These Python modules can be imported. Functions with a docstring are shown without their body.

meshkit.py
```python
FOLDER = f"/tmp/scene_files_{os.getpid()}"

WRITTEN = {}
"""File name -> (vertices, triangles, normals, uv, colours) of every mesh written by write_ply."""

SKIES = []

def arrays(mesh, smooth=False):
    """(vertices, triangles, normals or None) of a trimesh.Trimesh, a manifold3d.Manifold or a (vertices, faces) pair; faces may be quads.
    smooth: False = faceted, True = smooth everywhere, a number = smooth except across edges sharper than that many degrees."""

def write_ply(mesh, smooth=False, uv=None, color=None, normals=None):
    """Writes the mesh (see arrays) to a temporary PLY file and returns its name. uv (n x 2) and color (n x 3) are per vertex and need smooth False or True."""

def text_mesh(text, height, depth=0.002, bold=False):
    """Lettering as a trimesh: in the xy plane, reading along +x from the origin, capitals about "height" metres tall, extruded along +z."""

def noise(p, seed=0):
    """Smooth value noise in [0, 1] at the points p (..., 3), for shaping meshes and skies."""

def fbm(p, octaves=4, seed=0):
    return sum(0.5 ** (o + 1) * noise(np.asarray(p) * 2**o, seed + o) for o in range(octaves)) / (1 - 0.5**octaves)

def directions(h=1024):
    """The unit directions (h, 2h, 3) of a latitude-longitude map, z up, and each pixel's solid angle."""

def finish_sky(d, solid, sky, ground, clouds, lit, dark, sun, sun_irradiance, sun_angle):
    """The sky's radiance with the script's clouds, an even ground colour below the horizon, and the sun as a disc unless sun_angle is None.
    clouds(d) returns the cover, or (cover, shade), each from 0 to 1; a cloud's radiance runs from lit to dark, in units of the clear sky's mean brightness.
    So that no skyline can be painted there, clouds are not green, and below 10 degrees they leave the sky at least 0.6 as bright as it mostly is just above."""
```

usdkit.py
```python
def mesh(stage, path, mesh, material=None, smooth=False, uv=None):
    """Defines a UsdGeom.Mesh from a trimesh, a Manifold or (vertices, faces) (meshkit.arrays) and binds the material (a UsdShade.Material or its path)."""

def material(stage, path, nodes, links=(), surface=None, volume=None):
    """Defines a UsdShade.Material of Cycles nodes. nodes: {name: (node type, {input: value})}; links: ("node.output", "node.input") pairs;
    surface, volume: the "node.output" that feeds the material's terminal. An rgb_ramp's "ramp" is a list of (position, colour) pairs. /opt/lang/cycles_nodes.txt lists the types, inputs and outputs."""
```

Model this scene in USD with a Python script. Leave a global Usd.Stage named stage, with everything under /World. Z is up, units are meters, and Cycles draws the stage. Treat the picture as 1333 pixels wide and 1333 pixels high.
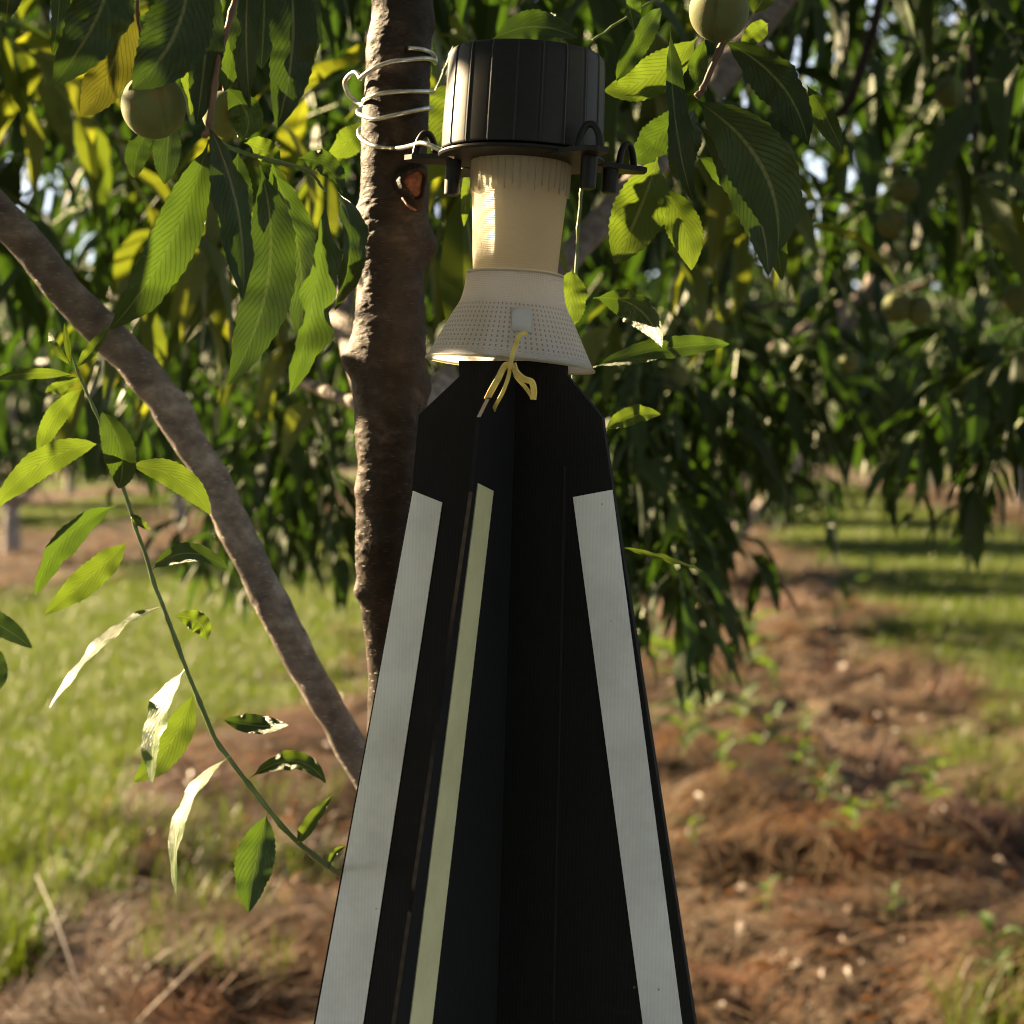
import math
import numpy as np
import trimesh
import usdkit
from meshkit import fbm, noise
from pxr import Usd, UsdGeom, UsdLux, UsdShade, Gf, Sdf
from shapely.geometry import Polygon, LineString
from shapely import affinity

stage = Usd.Stage.CreateInMemory()
UsdGeom.SetStageUpAxis(stage, "Z")
UsdGeom.Xform.Define(stage, "/World")
UsdGeom.Scope.Define(stage, "/World/Looks")
rng = np.random.default_rng(7)

# ------------------------------------------------------------------ camera, sky, sun, exposure
FOC = 2700.0                       # focal length in pixels of the 1333 pixel wide photograph
CAM = np.array([0, 0, 1.15])
PITCH = math.radians(2.05)
EXPOSURE = 3.2
cam = UsdGeom.Camera.Define(stage, "/World/camera")
cam.CreateHorizontalApertureAttr(36.0)
cam.CreateVerticalApertureAttr(36.0)
cam.CreateFocalLengthAttr(36.0 * FOC / 1333)
cam.CreateFStopAttr(10.0)
cam.CreateFocusDistanceAttr(1.26)
cam.CreateClippingRangeAttr(Gf.Vec2f(0.05, 2000))
cam.CreateExposureAttr(EXPOSURE)
cam.AddTranslateOp().Set(Gf.Vec3d(*CAM))
cam.AddRotateXOp().Set(90 - math.degrees(PITCH))

SUN_ELEV = math.radians(24)
SUN_AZ = math.radians(-60)         # atan2(x, y)
SUN = np.array([math.sin(SUN_AZ) * math.cos(SUN_ELEV), math.cos(SUN_AZ) * math.cos(SUN_ELEV), math.sin(SUN_ELEV)])
sun = UsdLux.DistantLight.Define(stage, "/World/sun")
sun.CreateIntensityAttr(1.25)
sun.CreateAngleAttr(0.5)
sun.CreateNormalizeAttr(True)
sun.CreateColorAttr(Gf.Vec3f(1.0, 0.75, 0.44))
_z = SUN / np.linalg.norm(SUN)
_x = np.cross([0, 0, 1.0], _z); _x /= np.linalg.norm(_x)
_y = np.cross(_z, _x)
sun.AddTransformOp().Set(Gf.Matrix4d(*_x, 0, *_y, 0, *_z, 0, 0, 0, 0, 1))
sky = UsdLux.DomeLight.Define(stage, "/World/sky")
sky.GetPrim().SetCustomDataByKey("kind", "structure")
skymat = usdkit.material(stage, "/World/Looks/sky", {
    "s": ("sky_texture", {"sky_type": "single_scattering", "sun_disc": False, "sun_elevation": SUN_ELEV, "sun_rotation": SUN_AZ, "aerosol_density": 0.2, "air_density": 0.35}),
    "h": ("hsv", {"saturation": 0.6}), "w": ("mix_color", {"blend_type": "multiply", "fac": 1.0, "b": (1.0, 0.94, 0.8)}), "b": ("background_shader", {"strength": 0.05})},
    [("s.color", "h.color"), ("h.color", "w.a"), ("w.result", "b.color")], surface="b.background")
UsdShade.MaterialBindingAPI.Apply(sky.GetPrim()).Bind(skymat)

FWD = np.array([0, math.cos(PITCH), -math.sin(PITCH)])
UP = np.array([0, math.sin(PITCH), math.cos(PITCH)])
RIGHT = np.array([1.0, 0, 0])


def P(px, py, d):
    """The point at depth d along the optical axis that the photograph shows at (px, py)."""
    return CAM + d * ((px - 666.5) / FOC * RIGHT + (666.5 - py) / FOC * UP + FWD)


def ray_plane(px, py, o, n):
    r = (px - 666.5) / FOC * RIGHT + (666.5 - py) / FOC * UP + FWD
    return CAM + r * (np.dot(o - CAM, n) / np.dot(r, n))


def project(p):
    q = np.asarray(p) - CAM
    w = q @ FWD
    w = np.where(np.abs(w) < 1e-6, 1e-6, w)
    return 666.5 + q[..., 0] / w * FOC, 666.5 - (q @ UP) / w * FOC, w


# ------------------------------------------------------------------ prim helpers
_used = {}


def path_for(parent, name):
    base = f"{parent}/{name}"
    k = _used.get(base, -1) + 1
    _used[base] = k
    return base if k == 0 else f"{base}_{k:03d}"


def tag(prim, label=None, cat=None, group=None, kind=None):
    prim = prim.GetPrim() if hasattr(prim, "GetPrim") else prim
    for k, v in (("label", label), ("category", cat), ("group", group), ("kind", kind)):
        if v:
            prim.SetCustomDataByKey(k, v)
    return prim


def thing(name, loc=(0, 0, 0), rotz=0.0, scale=None, **kw):
    x = UsdGeom.Xform.Define(stage, path_for("/World", name))
    x.AddTranslateOp().Set(Gf.Vec3d(*map(float, loc)))
    x.AddRotateZOp().Set(float(rotz))
    if scale is not None:
        x.AddScaleOp().Set(Gf.Vec3f(*([float(scale)] * 3)))
    x.loc = np.array(loc, float)
    tag(x, **kw)
    return x


def obj(name, mesh, mat, parent=None, smooth=False, uv=None, **kw):
    """One Mesh prim; vertices are given in world metres and moved to the parent's base."""
    if hasattr(mesh, "vertices"):
        v, f = np.array(mesh.vertices), np.array(mesh.faces)
    else:
        v, f = np.asarray(mesh[0], float), np.asarray(mesh[1], int)
    pp = "/World"
    if parent is not None:
        pp = str(parent.GetPath())
        off = getattr(parent, "loc", np.zeros(3))
        v = v - off
    m = usdkit.mesh(stage, path_for(pp, name), (v, f), M[mat], smooth=smooth, uv=uv)
    m.loc = getattr(parent, "loc", np.zeros(3)) if parent is not None else np.zeros(3)
    UsdGeom.Gprim(m).CreateDoubleSidedAttr(True)
    tag(m, **kw)
    return m


def dup(root, name, loc, rotz, scale=None, **kw):
    t = thing(name, loc, rotz, scale, **kw)
    t.GetPrim().GetReferences().AddInternalReference(root.GetPath())
    t.GetPrim().SetInstanceable(True)
    return t


def cat(parts):
    vs, fs, n = [], [], 0
    for p in parts:
        v, f = (p.vertices, p.faces) if hasattr(p, "vertices") else p
        vs.append(np.asarray(v, float)); fs.append(np.asarray(f, int) + n); n += len(v)
    return np.vstack(vs), np.vstack(fs)


# ------------------------------------------------------------------ materials
M = {}


def mat(name, nodes, links, surface):
    M[name] = usdkit.material(stage, f"/World/Looks/{name}", nodes, links, surface=surface)


def plain(name, color, rough=0.5, spec=0.5, metal=0.0, bump=None, var=0.0, scale=60.0):
    nodes = {"p": ("principled_bsdf", {"base_color": color, "roughness": rough, "specular_ior_level": spec, "metallic": metal}),
             "tc": ("texture_coordinate", {}), "n": ("noise_texture", {"scale": scale, "detail": 4}),
             "r": ("rgb_ramp", {"ramp": [(0.25, tuple(c * (1 - var) for c in color)), (0.75, tuple(min(1, c * (1 + var)) for c in color))]})}
    links = [("tc.object", "n.vector"), ("n.fac", "r.fac"), ("r.color", "p.base_color")]
    if bump:
        nodes["b"] = ("bump", {"strength": bump[0], "distance": bump[1]})
        links += [("n.fac", "b.height"), ("b.normal", "p.normal")]
    mat(name, nodes, links, "p.BSDF")


def leaf_mass(name, ramp, trans, rough=0.42, tfac=0.42, spec=0.5, under=(0.08, 0.115, 0.055)):
    """Leaves of a crown: each leaf has its own tone; light passes through them."""
    mat(name, {
        "g": ("geometry", {}),
        "r": ("rgb_ramp", {"ramp": ramp}),
        "back": ("mix_color", {"blend_type": "mix", "b": under}),
        "p": ("principled_bsdf", {"roughness": rough, "specular_ior_level": spec}),
        "tr": ("rgb_ramp", {"ramp": trans}),
        "t": ("translucent_bsdf", {}),
        "bf": ("math", {"math_type": "multiply", "value2": 0.7}),
        "m": ("mix_closure", {"fac": tfac})},
        [("g.random_per_island", "r.fac"), ("g.random_per_island", "tr.fac"), ("g.backfacing", "bf.value1"), ("bf.value", "back.fac"), ("r.color", "back.a"), ("back.result", "p.base_color"),
         ("tr.color", "t.color"), ("p.BSDF", "m.closure1"), ("t.BSDF", "m.closure2")], "m.closure")


leaf_mass("leaf_crown", [(0, (0.014, 0.032, 0.008)), (0.5, (0.024, 0.05, 0.012)), (0.85, (0.04, 0.074, 0.016)), (0.97, (0.07, 0.09, 0.018)), (1, (0.12, 0.09, 0.025))],
          [(0, (0.025, 0.055, 0.004)), (0.55, (0.06, 0.11, 0.006)), (0.85, (0.12, 0.18, 0.01)), (1, (0.19, 0.25, 0.014))], rough=0.55, spec=0.25)
leaf_mass("grass_blade", [(0, (0.042, 0.064, 0.009)), (0.6, (0.075, 0.095, 0.012)), (0.85, (0.12, 0.115, 0.024)), (1, (0.26, 0.2, 0.07))],
          [(0, (0.08, 0.115, 0.007)), (0.7, (0.15, 0.165, 0.01)), (1, (0.3, 0.23, 0.05))], spec=0.3, rough=0.5, tfac=0.4, under=(0.075, 0.1, 0.016))
leaf_mass("weed_leaf", [(0, (0.07, 0.12, 0.035)), (1, (0.13, 0.18, 0.07))], [(0, (0.08, 0.13, 0.014)), (1, (0.15, 0.19, 0.025))], rough=0.6, spec=0.2)


def leaf_hero(name, top, back, trans, rough=0.3, tfac=0.4):
    """A leaf seen close: pale midrib, side veins that slant forward, blotches, a matt paler underside."""
    N = {
        "ofx": ("combine_xyz", {}), "ofm": ("vector_math", {"math_type": "scale", "scale": 37.0}), "ofs": ("vector_math", {"math_type": "add"}), "tcs": ("mapping", {"mapping_type": "point"}),
        "uv": ("texture_coordinate", {}), "s": ("separate_xyz", {}),
        "du": ("math", {"math_type": "subtract", "value2": 0.5}), "au": ("math", {"math_type": "absolute"}),
        "rib": ("map_range", {"from_min": 0.018, "from_max": 0.042, "to_min": 1.0, "to_max": 0.0, "clamp": True}),
        "sv": ("math", {"math_type": "multiply", "value2": 120.0}), "su": ("math", {"math_type": "multiply", "value2": 62.0}),
        "ph": ("math", {"math_type": "subtract"}),
        "nz": ("noise_texture", {"scale": 9.0, "detail": 3}), "nzs": ("math", {"math_type": "multiply_add", "value2": 5.0}),
        "sn": ("math", {"math_type": "sine"}),
        "vein": ("map_range", {"from_min": 0.72, "from_max": 1.0, "to_min": 0.0, "to_max": 1.0, "clamp": True}),
        "fine": ("noise_texture", {"scale": 90.0, "detail": 2}),
        "g": ("geometry", {}), "oi": ("object_info", {}),
        "tint": ("mix_color", {"a": tuple(c * 0.7 for c in top), "b": tuple(c * 1.35 for c in top)}),
        "blot": ("mix_color", {"b": tuple(c * 0.55 for c in top)}),
        "bl": ("map_range", {"from_min": 0.45, "from_max": 0.75, "to_min": 0.0, "to_max": 0.7, "clamp": True}),
        "side": ("mix_color", {"b": back}),
        "bf": ("math", {"math_type": "multiply", "value2": 0.85}),
        "vv": ("math", {"math_type": "multiply", "value2": 0.13}),
        "vc": ("mix_color", {"b": (0.17, 0.24, 0.07)}),
        "rc": ("mix_color", {"b": (0.3, 0.33, 0.13)}),
        "spot": ("voronoi_texture", {"scale": 7.0}), "spf": ("map_range", {"from_min": 0.05, "from_max": 0.1, "to_min": 0.85, "to_max": 0.0, "clamp": True}),
        "spm": ("math", {"math_type": "multiply"}), "spg": ("math", {"math_type": "greater_than", "value2": 0.55}), "spc": ("mix_color", {"b": (0.13, 0.06, 0.025)}),
        "rf": ("math", {"math_type": "multiply", "value2": 0.85}),
        "h": ("math", {"math_type": "multiply_add", "value2": 0.6}),
        "h2": ("math", {"math_type": "multiply_add", "value2": 0.5}),
        "b": ("bump", {"strength": 0.6, "distance": 0.0014}),
        "p": ("principled_bsdf", {"roughness": rough, "specular_ior_level": 0.6}),
        "tv": ("mix_color", {"a": trans, "b": tuple(c * 0.55 for c in trans)}),
        "t": ("translucent_bsdf", {}), "m": ("mix_closure", {"fac": tfac})}
    L = [("uv.UV", "s.vector"), ("s.x", "du.value1"), ("du.value", "au.value1"), ("au.value", "rib.value"),
         ("s.y", "sv.value1"), ("au.value", "su.value1"), ("sv.value", "nzs.value3"), ("ofs.vector", "nz.vector"), ("nz.fac", "nzs.value1"),
         ("nzs.value", "ph.value1"), ("su.value", "ph.value2"), ("ph.value", "sn.value1"), ("sn.value", "vein.value"),
         ("oi.random", "tint.fac"), ("tint.result", "blot.a"), ("nz.fac", "bl.value"), ("bl.result", "blot.fac"),
         ("blot.result", "side.a"), ("g.backfacing", "bf.value1"), ("bf.value", "side.fac"), ("vein.result", "vv.value1"), ("vv.value", "vc.fac"), ("side.result", "vc.a"),
         ("rib.result", "rf.value1"), ("rf.value", "rc.fac"), ("vc.result", "rc.a"),
         ("tcs.vector", "spot.vector"), ("spot.distance", "spf.value"), ("nz.fac", "spg.value1"), ("spf.result", "spm.value1"), ("spg.value", "spm.value2"), ("spm.value", "spc.fac"), ("rc.result", "spc.a"), ("spc.result", "p.base_color"),
         ("uv.UV", "ofs.vector1"), ("oi.random", "ofx.x"), ("oi.random", "ofx.y"), ("ofx.vector", "ofm.vector1"), ("ofm.vector", "ofs.vector2"), ("ofs.vector", "tcs.vector"),
         ("rib.result", "h.value1"), ("vein.result", "h.value3"), ("uv.UV", "fine.vector"), ("fine.fac", "h2.value1"), ("h.value", "h2.value3"), ("h2.value", "b.height"),
         ("b.normal", "p.normal"), ("vein.result", "tv.fac"), ("tv.result", "t.color"),
         ("p.BSDF", "m.closure1"), ("t.BSDF", "m.closure2")]
    mat(name, N, L, "m.closure")


leaf_hero("leaf_dark", (0.042, 0.08, 0.028), (0.1, 0.14, 0.075), (0.032, 0.062, 0.005), tfac=0.25)
leaf_hero("leaf_mid", (0.055, 0.1, 0.03), (0.115, 0.16, 0.08), (0.055, 0.1, 0.007), tfac=0.33)
leaf_hero("leaf_bright", (0.06, 0.115, 0.02), (0.11, 0.165, 0.055), (0.095, 0.145, 0.01), tfac=0.4)
leaf_hero("leaf_yellow", (0.055, 0.065, 0.014), (0.085, 0.1, 0.03), (0.06, 0.062, 0.005), tfac=0.4)


def bark(name, dark, mid, light, lent=90.0, disp=0.004):
    mat(name, {
        "tc": ("texture_coordinate", {}),
        "mp": ("mapping", {"mapping_type": "point", "scale": (1, 1, 1.4)}),
        "n1": ("noise_texture", {"scale": 55.0, "detail": 8, "roughness": 0.65}),
        "n2": ("noise_texture", {"scale": 9.0, "detail": 4}),
        "mp2": ("mapping", {"mapping_type": "point", "scale": (1, 1, 5.5)}),
        "v": ("voronoi_texture", {"scale": lent, "randomness": 1.0}),
        "ln": ("map_range", {"from_min": 0.05, "from_max": 0.24, "to_min": 1.0, "to_max": 0.0, "clamp": True}),
        "r": ("rgb_ramp", {"ramp": [(0.28, dark), (0.52, mid), (0.75, light)]}),
        "patch": ("mix_color", {"b": tuple(0.5 * (a + b) * 0.6 for a, b in zip(dark, mid))}),
        "pf": ("map_range", {"from_min": 0.45, "from_max": 0.7, "to_min": 0.0, "to_max": 0.8, "clamp": True}),
        "lc": ("mix_color", {"b": tuple(min(1, c * 1.5) for c in light)}),
        "lf": ("math", {"math_type": "multiply", "value2": 0.55}),
        "h": ("math", {"math_type": "multiply_add", "value2": 0.5}),
        "b": ("bump", {"strength": 0.7, "distance": disp}),
        "p": ("principled_bsdf", {"roughness": 0.62, "specular_ior_level": 0.2})},
        [("tc.object", "mp.vector"), ("mp.vector", "n1.vector"), ("tc.object", "n2.vector"), ("tc.object", "mp2.vector"), ("mp2.vector", "v.vector"),
         ("n1.fac", "r.fac"), ("r.color", "patch.a"), ("n2.fac", "pf.value"), ("pf.result", "patch.fac"), ("v.distance", "ln.value"), ("ln.result", "lf.value1"),
         ("lf.value", "lc.fac"), ("patch.result", "lc.a"), ("lc.result", "p.base_color"), ("ln.result", "h.value1"), ("n1.fac", "h.value3"), ("h.value", "b.height"), ("b.normal", "p.normal")], "p.BSDF")


bark("bark_brown", (0.011, 0.007, 0.005), (0.03, 0.019, 0.013), (0.085, 0.06, 0.044), disp=0.0028)
bark("bark_grey", (0.06, 0.047, 0.04), (0.17, 0.138, 0.118), (0.36, 0.31, 0.27))
def leaf_single():
    """The same leaf as in the crowns, toned per object."""
    mat("leaf_crown_single", {
        "o": ("object_info", {}), "g": ("geometry", {}),
        "r": ("rgb_ramp", {"ramp": [(0, (0.03, 0.065, 0.017)), (0.5, (0.045, 0.09, 0.02)), (1, (0.08, 0.125, 0.024))]}),
        "back": ("mix_color", {"b": (0.12, 0.165, 0.085)}), "bf": ("math", {"math_type": "multiply", "value2": 0.7}),
        "p": ("principled_bsdf", {"roughness": 0.5, "specular_ior_level": 0.35}), "tr": ("rgb_ramp", {"ramp": [(0, (0.05, 0.085, 0.006)), (1, (0.2, 0.22, 0.012))]}),
        "t": ("translucent_bsdf", {}), "m": ("mix_closure", {"fac": 0.42})},
        [("o.random", "r.fac"), ("o.random", "tr.fac"), ("g.backfacing", "bf.value1"), ("bf.value", "back.fac"), ("r.color", "back.a"), ("back.result", "p.base_color"), ("tr.color", "t.color"), ("p.BSDF", "m.closure1"), ("t.BSDF", "m.closure2")], "m.closure")


leaf_single()
plain("leaf_orange", (0.5, 0.2, 0.03), 0.6, var=0.3)
plain("straw_pale", (0.17, 0.11, 0.065), 0.5, var=0.3)
plain("stalk_red", (0.03, 0.011, 0.009), 0.5, var=0.3)
plain("twig_green", (0.09, 0.13, 0.03), 0.5, var=0.3)
plain("twig_brown", (0.11, 0.06, 0.035), 0.6, var=0.4)
plain("cut_wood", (0.15, 0.05, 0.028), 0.75, bump=(0.8, 0.003), var=0.6, scale=180)

# ------------------------------------------------------------------ ground, rows of the orchard
ROW = 0.075                         # the rows lead this far to the right per metre of depth


def row_q(x, y):
    return x - ROW * y + 0.09


def row_dist(x, y):
    q = row_q(x, y)
    return np.abs((q + 3.0) % 6.0 - 3.0)


def ground_z(x, y):
    x, y = np.asarray(x, float), np.asarray(y, float)
    p = np.stack([x, y, np.zeros_like(x)], -1)
    near = np.clip(1 - (np.hypot(x, y) - 40) / 40, 0, 1)
    strip = np.clip((2.1 - row_dist(x, y)) / 0.8, 0, 1)
    z = 0.05 * (fbm(p * 0.6, 3, 3) - 0.5) + strip * (0.20 * (fbm(p * 1.35, 3, 9) - 0.5) + 0.15 * (fbm(p * 4.5, 3, 21) - 0.5) + 0.05 * (fbm(p * 14.0, 2, 23) - 0.5))
    return z * near


def strip_edge(x, y):
    """How far inside the straw strip a place is (metres, ragged)."""
    p = np.stack([np.asarray(x, float), np.asarray(y, float), np.zeros_like(np.asarray(x, float))], -1)
    return 1.42 + 0.9 * (fbm(p * 0.9, 3, 31) - 0.5) - row_dist(x, y)


mat("ground", {
    "g": ("geometry", {}), "n": ("noise_texture", {"scale": 2.2, "detail": 8, "roughness": 0.65}), "n2": ("noise_texture", {"scale": 30.0, "detail": 6, "roughness": 0.7}),
    "soil": ("rgb_ramp", {"ramp": [(0.3, (0.024, 0.017, 0.012)), (0.5, (0.06, 0.041, 0.027)), (0.72, (0.13, 0.092, 0.06))]}),
    "turf": ("rgb_ramp", {"ramp": [(0.3, (0.03, 0.042, 0.012)), (0.55, (0.06, 0.068, 0.02)), (0.8, (0.12, 0.1, 0.04))]}),
    "a": ("attribute", {"attribute": "strip"}),
    "mx": ("mix_color", {}), "mn": ("mix_float", {"fac": 0.55}),
    "b": ("bump", {"strength": 0.8, "distance": 0.03}), "p": ("principled_bsdf", {"roughness": 0.9, "specular_ior_level": 0.2})},
    [("g.position", "n.vector"), ("g.position", "n2.vector"), ("n.fac", "mn.a"), ("n2.fac", "mn.b"), ("mn.result", "soil.fac"), ("mn.result", "turf.fac"),
     ("a.fac", "mx.fac"), ("turf.color", "mx.a"), ("soil.color", "mx.b"), ("mx.result", "p.base_color"), ("n2.fac", "b.height"), ("b.normal", "p.normal")], "p.BSDF")

ys = np.concatenate([np.linspace(-120, -4, 12), np.linspace(-3, 2.8, 14), np.linspace(3, 14, 300), 14 + np.cumsum(0.09 * 1.032 ** np.arange(150))])
ys = np.concatenate([ys, np.linspace(ys[-1] + 20, 700, 14)])
xh = np.concatenate([np.linspace(0, 4, 120)[1:], 4 + np.cumsum(0.08 * 1.11 ** np.arange(70))])
xh = xh[xh < 500]
xh = np.append(xh, 600)
xs = np.concatenate([-xh[::-1], [0], xh])
gx, gy = np.meshgrid(xs, ys)
nv = np.stack([gx, gy, ground_z(gx, gy)], -1).reshape(-1, 3)
ii = np.arange(len(nv)).reshape(gx.shape)
quads = np.stack([ii[:-1, :-1], ii[:-1, 1:], ii[1:, 1:], ii[1:, :-1]], -1).reshape(-1, 4)
gm = obj("ground", (nv, np.vstack([quads[:, [0, 1, 2]], quads[:, [0, 2, 3]]])), "ground", smooth=True, kind="structure")
UsdGeom.PrimvarsAPI(gm).CreatePrimvar("strip", Sdf.ValueTypeNames.FloatArray, "vertex").Set(
    [float(v) for v in np.clip(strip_edge(nv[:, 0], nv[:, 1]) / 0.35 + 0.5, 0, 1)])


def in_view(x, y, margin=1.25):
    return np.abs(x) < (y * 666.5 / FOC) * margin + 0.35


def sample_ground(n, y0, y1, power=1.0):
    """Places on the ground in front of the camera, denser near it."""
    u = rng.random(n)
    y = y0 * (y1 / y0) ** (u ** power)
    x = (rng.random(n) * 2 - 1) * (y * 666.5 / FOC * 1.3 + 0.35)
    return x, y


def ribbons(base, direc, length, width, droop, nseg=3, lift=0.0):
    """Thin bent blades, one island each: bend towards the ground by droop."""
    n = len(base)
    side = np.cross(direc, np.array([0, 0, 1.0]))
    ln = np.linalg.norm(side, axis=1, keepdims=True)
    rnd = rng.normal(size=(n, 3)); rnd[:, 2] *= 0.3
    side = np.where(ln > 0.2, side / np.maximum(ln, 1e-6), rnd / np.linalg.norm(rnd, axis=1, keepdims=True))
    rows = []
    for k in range(nseg + 1):
        t = k / nseg
        c = base + direc * (length * t)[:, None]
        c[:, 2] -= droop * length * t * t
        w = width * (1 - t) ** 0.7 if k else width * 0.8
        if k == nseg:
            rows.append(c[:, None])
        else:
            rows.append(np.stack([c - side * w[:, None] / 2, c + side * w[:, None] / 2], 1))
    v = np.concatenate(rows, 1)
    per = v.shape[1]
    f = []
    for k in range(nseg - 1):
        a = 2 * k
        f += [[a, a + 1, a + 3], [a, a + 3, a + 2]]
    a = 2 * (nseg - 1)
    f += [[a, a + 1, a + 2]]
    f = np.array(f)
    return v.reshape(-1, 3), (f[None] + (np.arange(n) * per)[:, None, None]).reshape(-1, 3)


# grass: the sunny aisle on the left, the one on the right, and the ragged edge of the strip
x, y = sample_ground(520000, 4.0, 60)
e = strip_edge(x, y)
patchy = fbm(np.stack([x, y, 0 * x], -1) * 1.7, 3, 44)
keep = (e < -0.05 + 0.5 * (patchy - 0.55)) | ((e < 0.6) & (patchy > 0.68) & (rng.random(len(x)) < 0.35))
x, y, patchy = x[keep][:300000], y[keep][:300000], patchy[keep][:300000]
n = len(x)
base = np.stack([x, y, ground_z(x, y) - 0.005], -1)
az = rng.random(n) * 2 * np.pi
lean = rng.random(n) * 0.55
d3 = np.stack([np.cos(az) * lean, np.sin(az) * lean, np.ones(n)], -1)
d3 /= np.linalg.norm(d3, axis=1, keepdims=True)
length = (0.05 + 0.10 * rng.random(n)) * (0.5 + patchy) * np.clip(1.9 - y / 11, 1, 1.5)
width = (0.0032 + 0.0022 * rng.random(n)) * np.clip(y / 9.0, 1, 4)
obj("grass", ribbons(base, d3, length, width, 0.25 + 0.4 * rng.random(n)), "grass_blade", kind="stuff", label="short green grass in the orchard aisles", cat="grass")

# straw: mown stalks lying in the strip under the trees
mat("straw", {
    "g": ("geometry", {}), "pn": ("noise_texture", {"scale": 2.6, "detail": 4}), "r": ("rgb_ramp", {"ramp": [(0, (0.055, 0.036, 0.02)), (0.25, (0.15, 0.1, 0.055)), (0.5, (0.3, 0.21, 0.12)), (0.8, (0.5, 0.385, 0.24)), (1, (0.64, 0.55, 0.42))]}),
    "w": ("mix_color", {"b": (0.24, 0.085, 0.04)}), "wf": ("map_range", {"from_min": 0.5, "from_max": 0.68, "to_min": 0.0, "to_max": 0.35, "clamp": True}),
    "p": ("principled_bsdf", {"roughness": 0.55, "specular_ior_level": 0.4}), "t": ("translucent_bsdf", {"color": (0.3, 0.16, 0.07)}), "m": ("mix_closure", {"fac": 0.18})},
    [("g.random_per_island", "r.fac"), ("g.position", "pn.vector"), ("pn.fac", "wf.value"), ("wf.result", "w.fac"), ("r.color", "w.a"), ("w.result", "p.base_color"), ("p.BSDF", "m.closure1"), ("t.BSDF", "m.closure2")], "m.closure")
x, y = sample_ground(420000, 3.5, 48, 1.25)
e = strip_edge(x, y)
pat = fbm(np.stack([x, y, 0 * x], -1) * 1.35, 3, 9)
keep = (e > -0.25) & (rng.random(len(x)) < np.clip(0.25 + 2.6 * (pat - 0.35), 0.12, 1))
x, y, pat = x[keep][:190000], y[keep][:190000], pat[keep][:190000]
n = len(x)
flow = 2 * np.pi * 1.6 * fbm(np.stack([x, y, 0 * x], -1) * 1.1, 2, 61) + rng.normal(size=n) * 0.6
up = np.where(rng.random(n) < 0.28 * np.clip((pat - 0.4) * 6, 0.2, 1.5), 0.35 + 0.7 * rng.random(n), 0.03 + 0.22 * rng.random(n) ** 2)
d3 = np.stack([np.cos(flow), np.sin(flow), up], -1)
d3 /= np.linalg.norm(d3, axis=1, keepdims=True)
base = np.stack([x, y, ground_z(x, y) + 0.004 + 0.035 * rng.random(n) ** 2], -1)
obj("straw_litter", ribbons(base, d3, 0.06 + 0.2 * rng.random(n), (0.0025 + 0.0075 * rng.random(n) ** 2.5) * np.clip(y / 8, 1, 4), 0.25 + 0.35 * rng.random(n), 4), "straw",
    kind="stuff", label="reddish brown dry straw lying in the strip under the trees", cat="straw")
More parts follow.
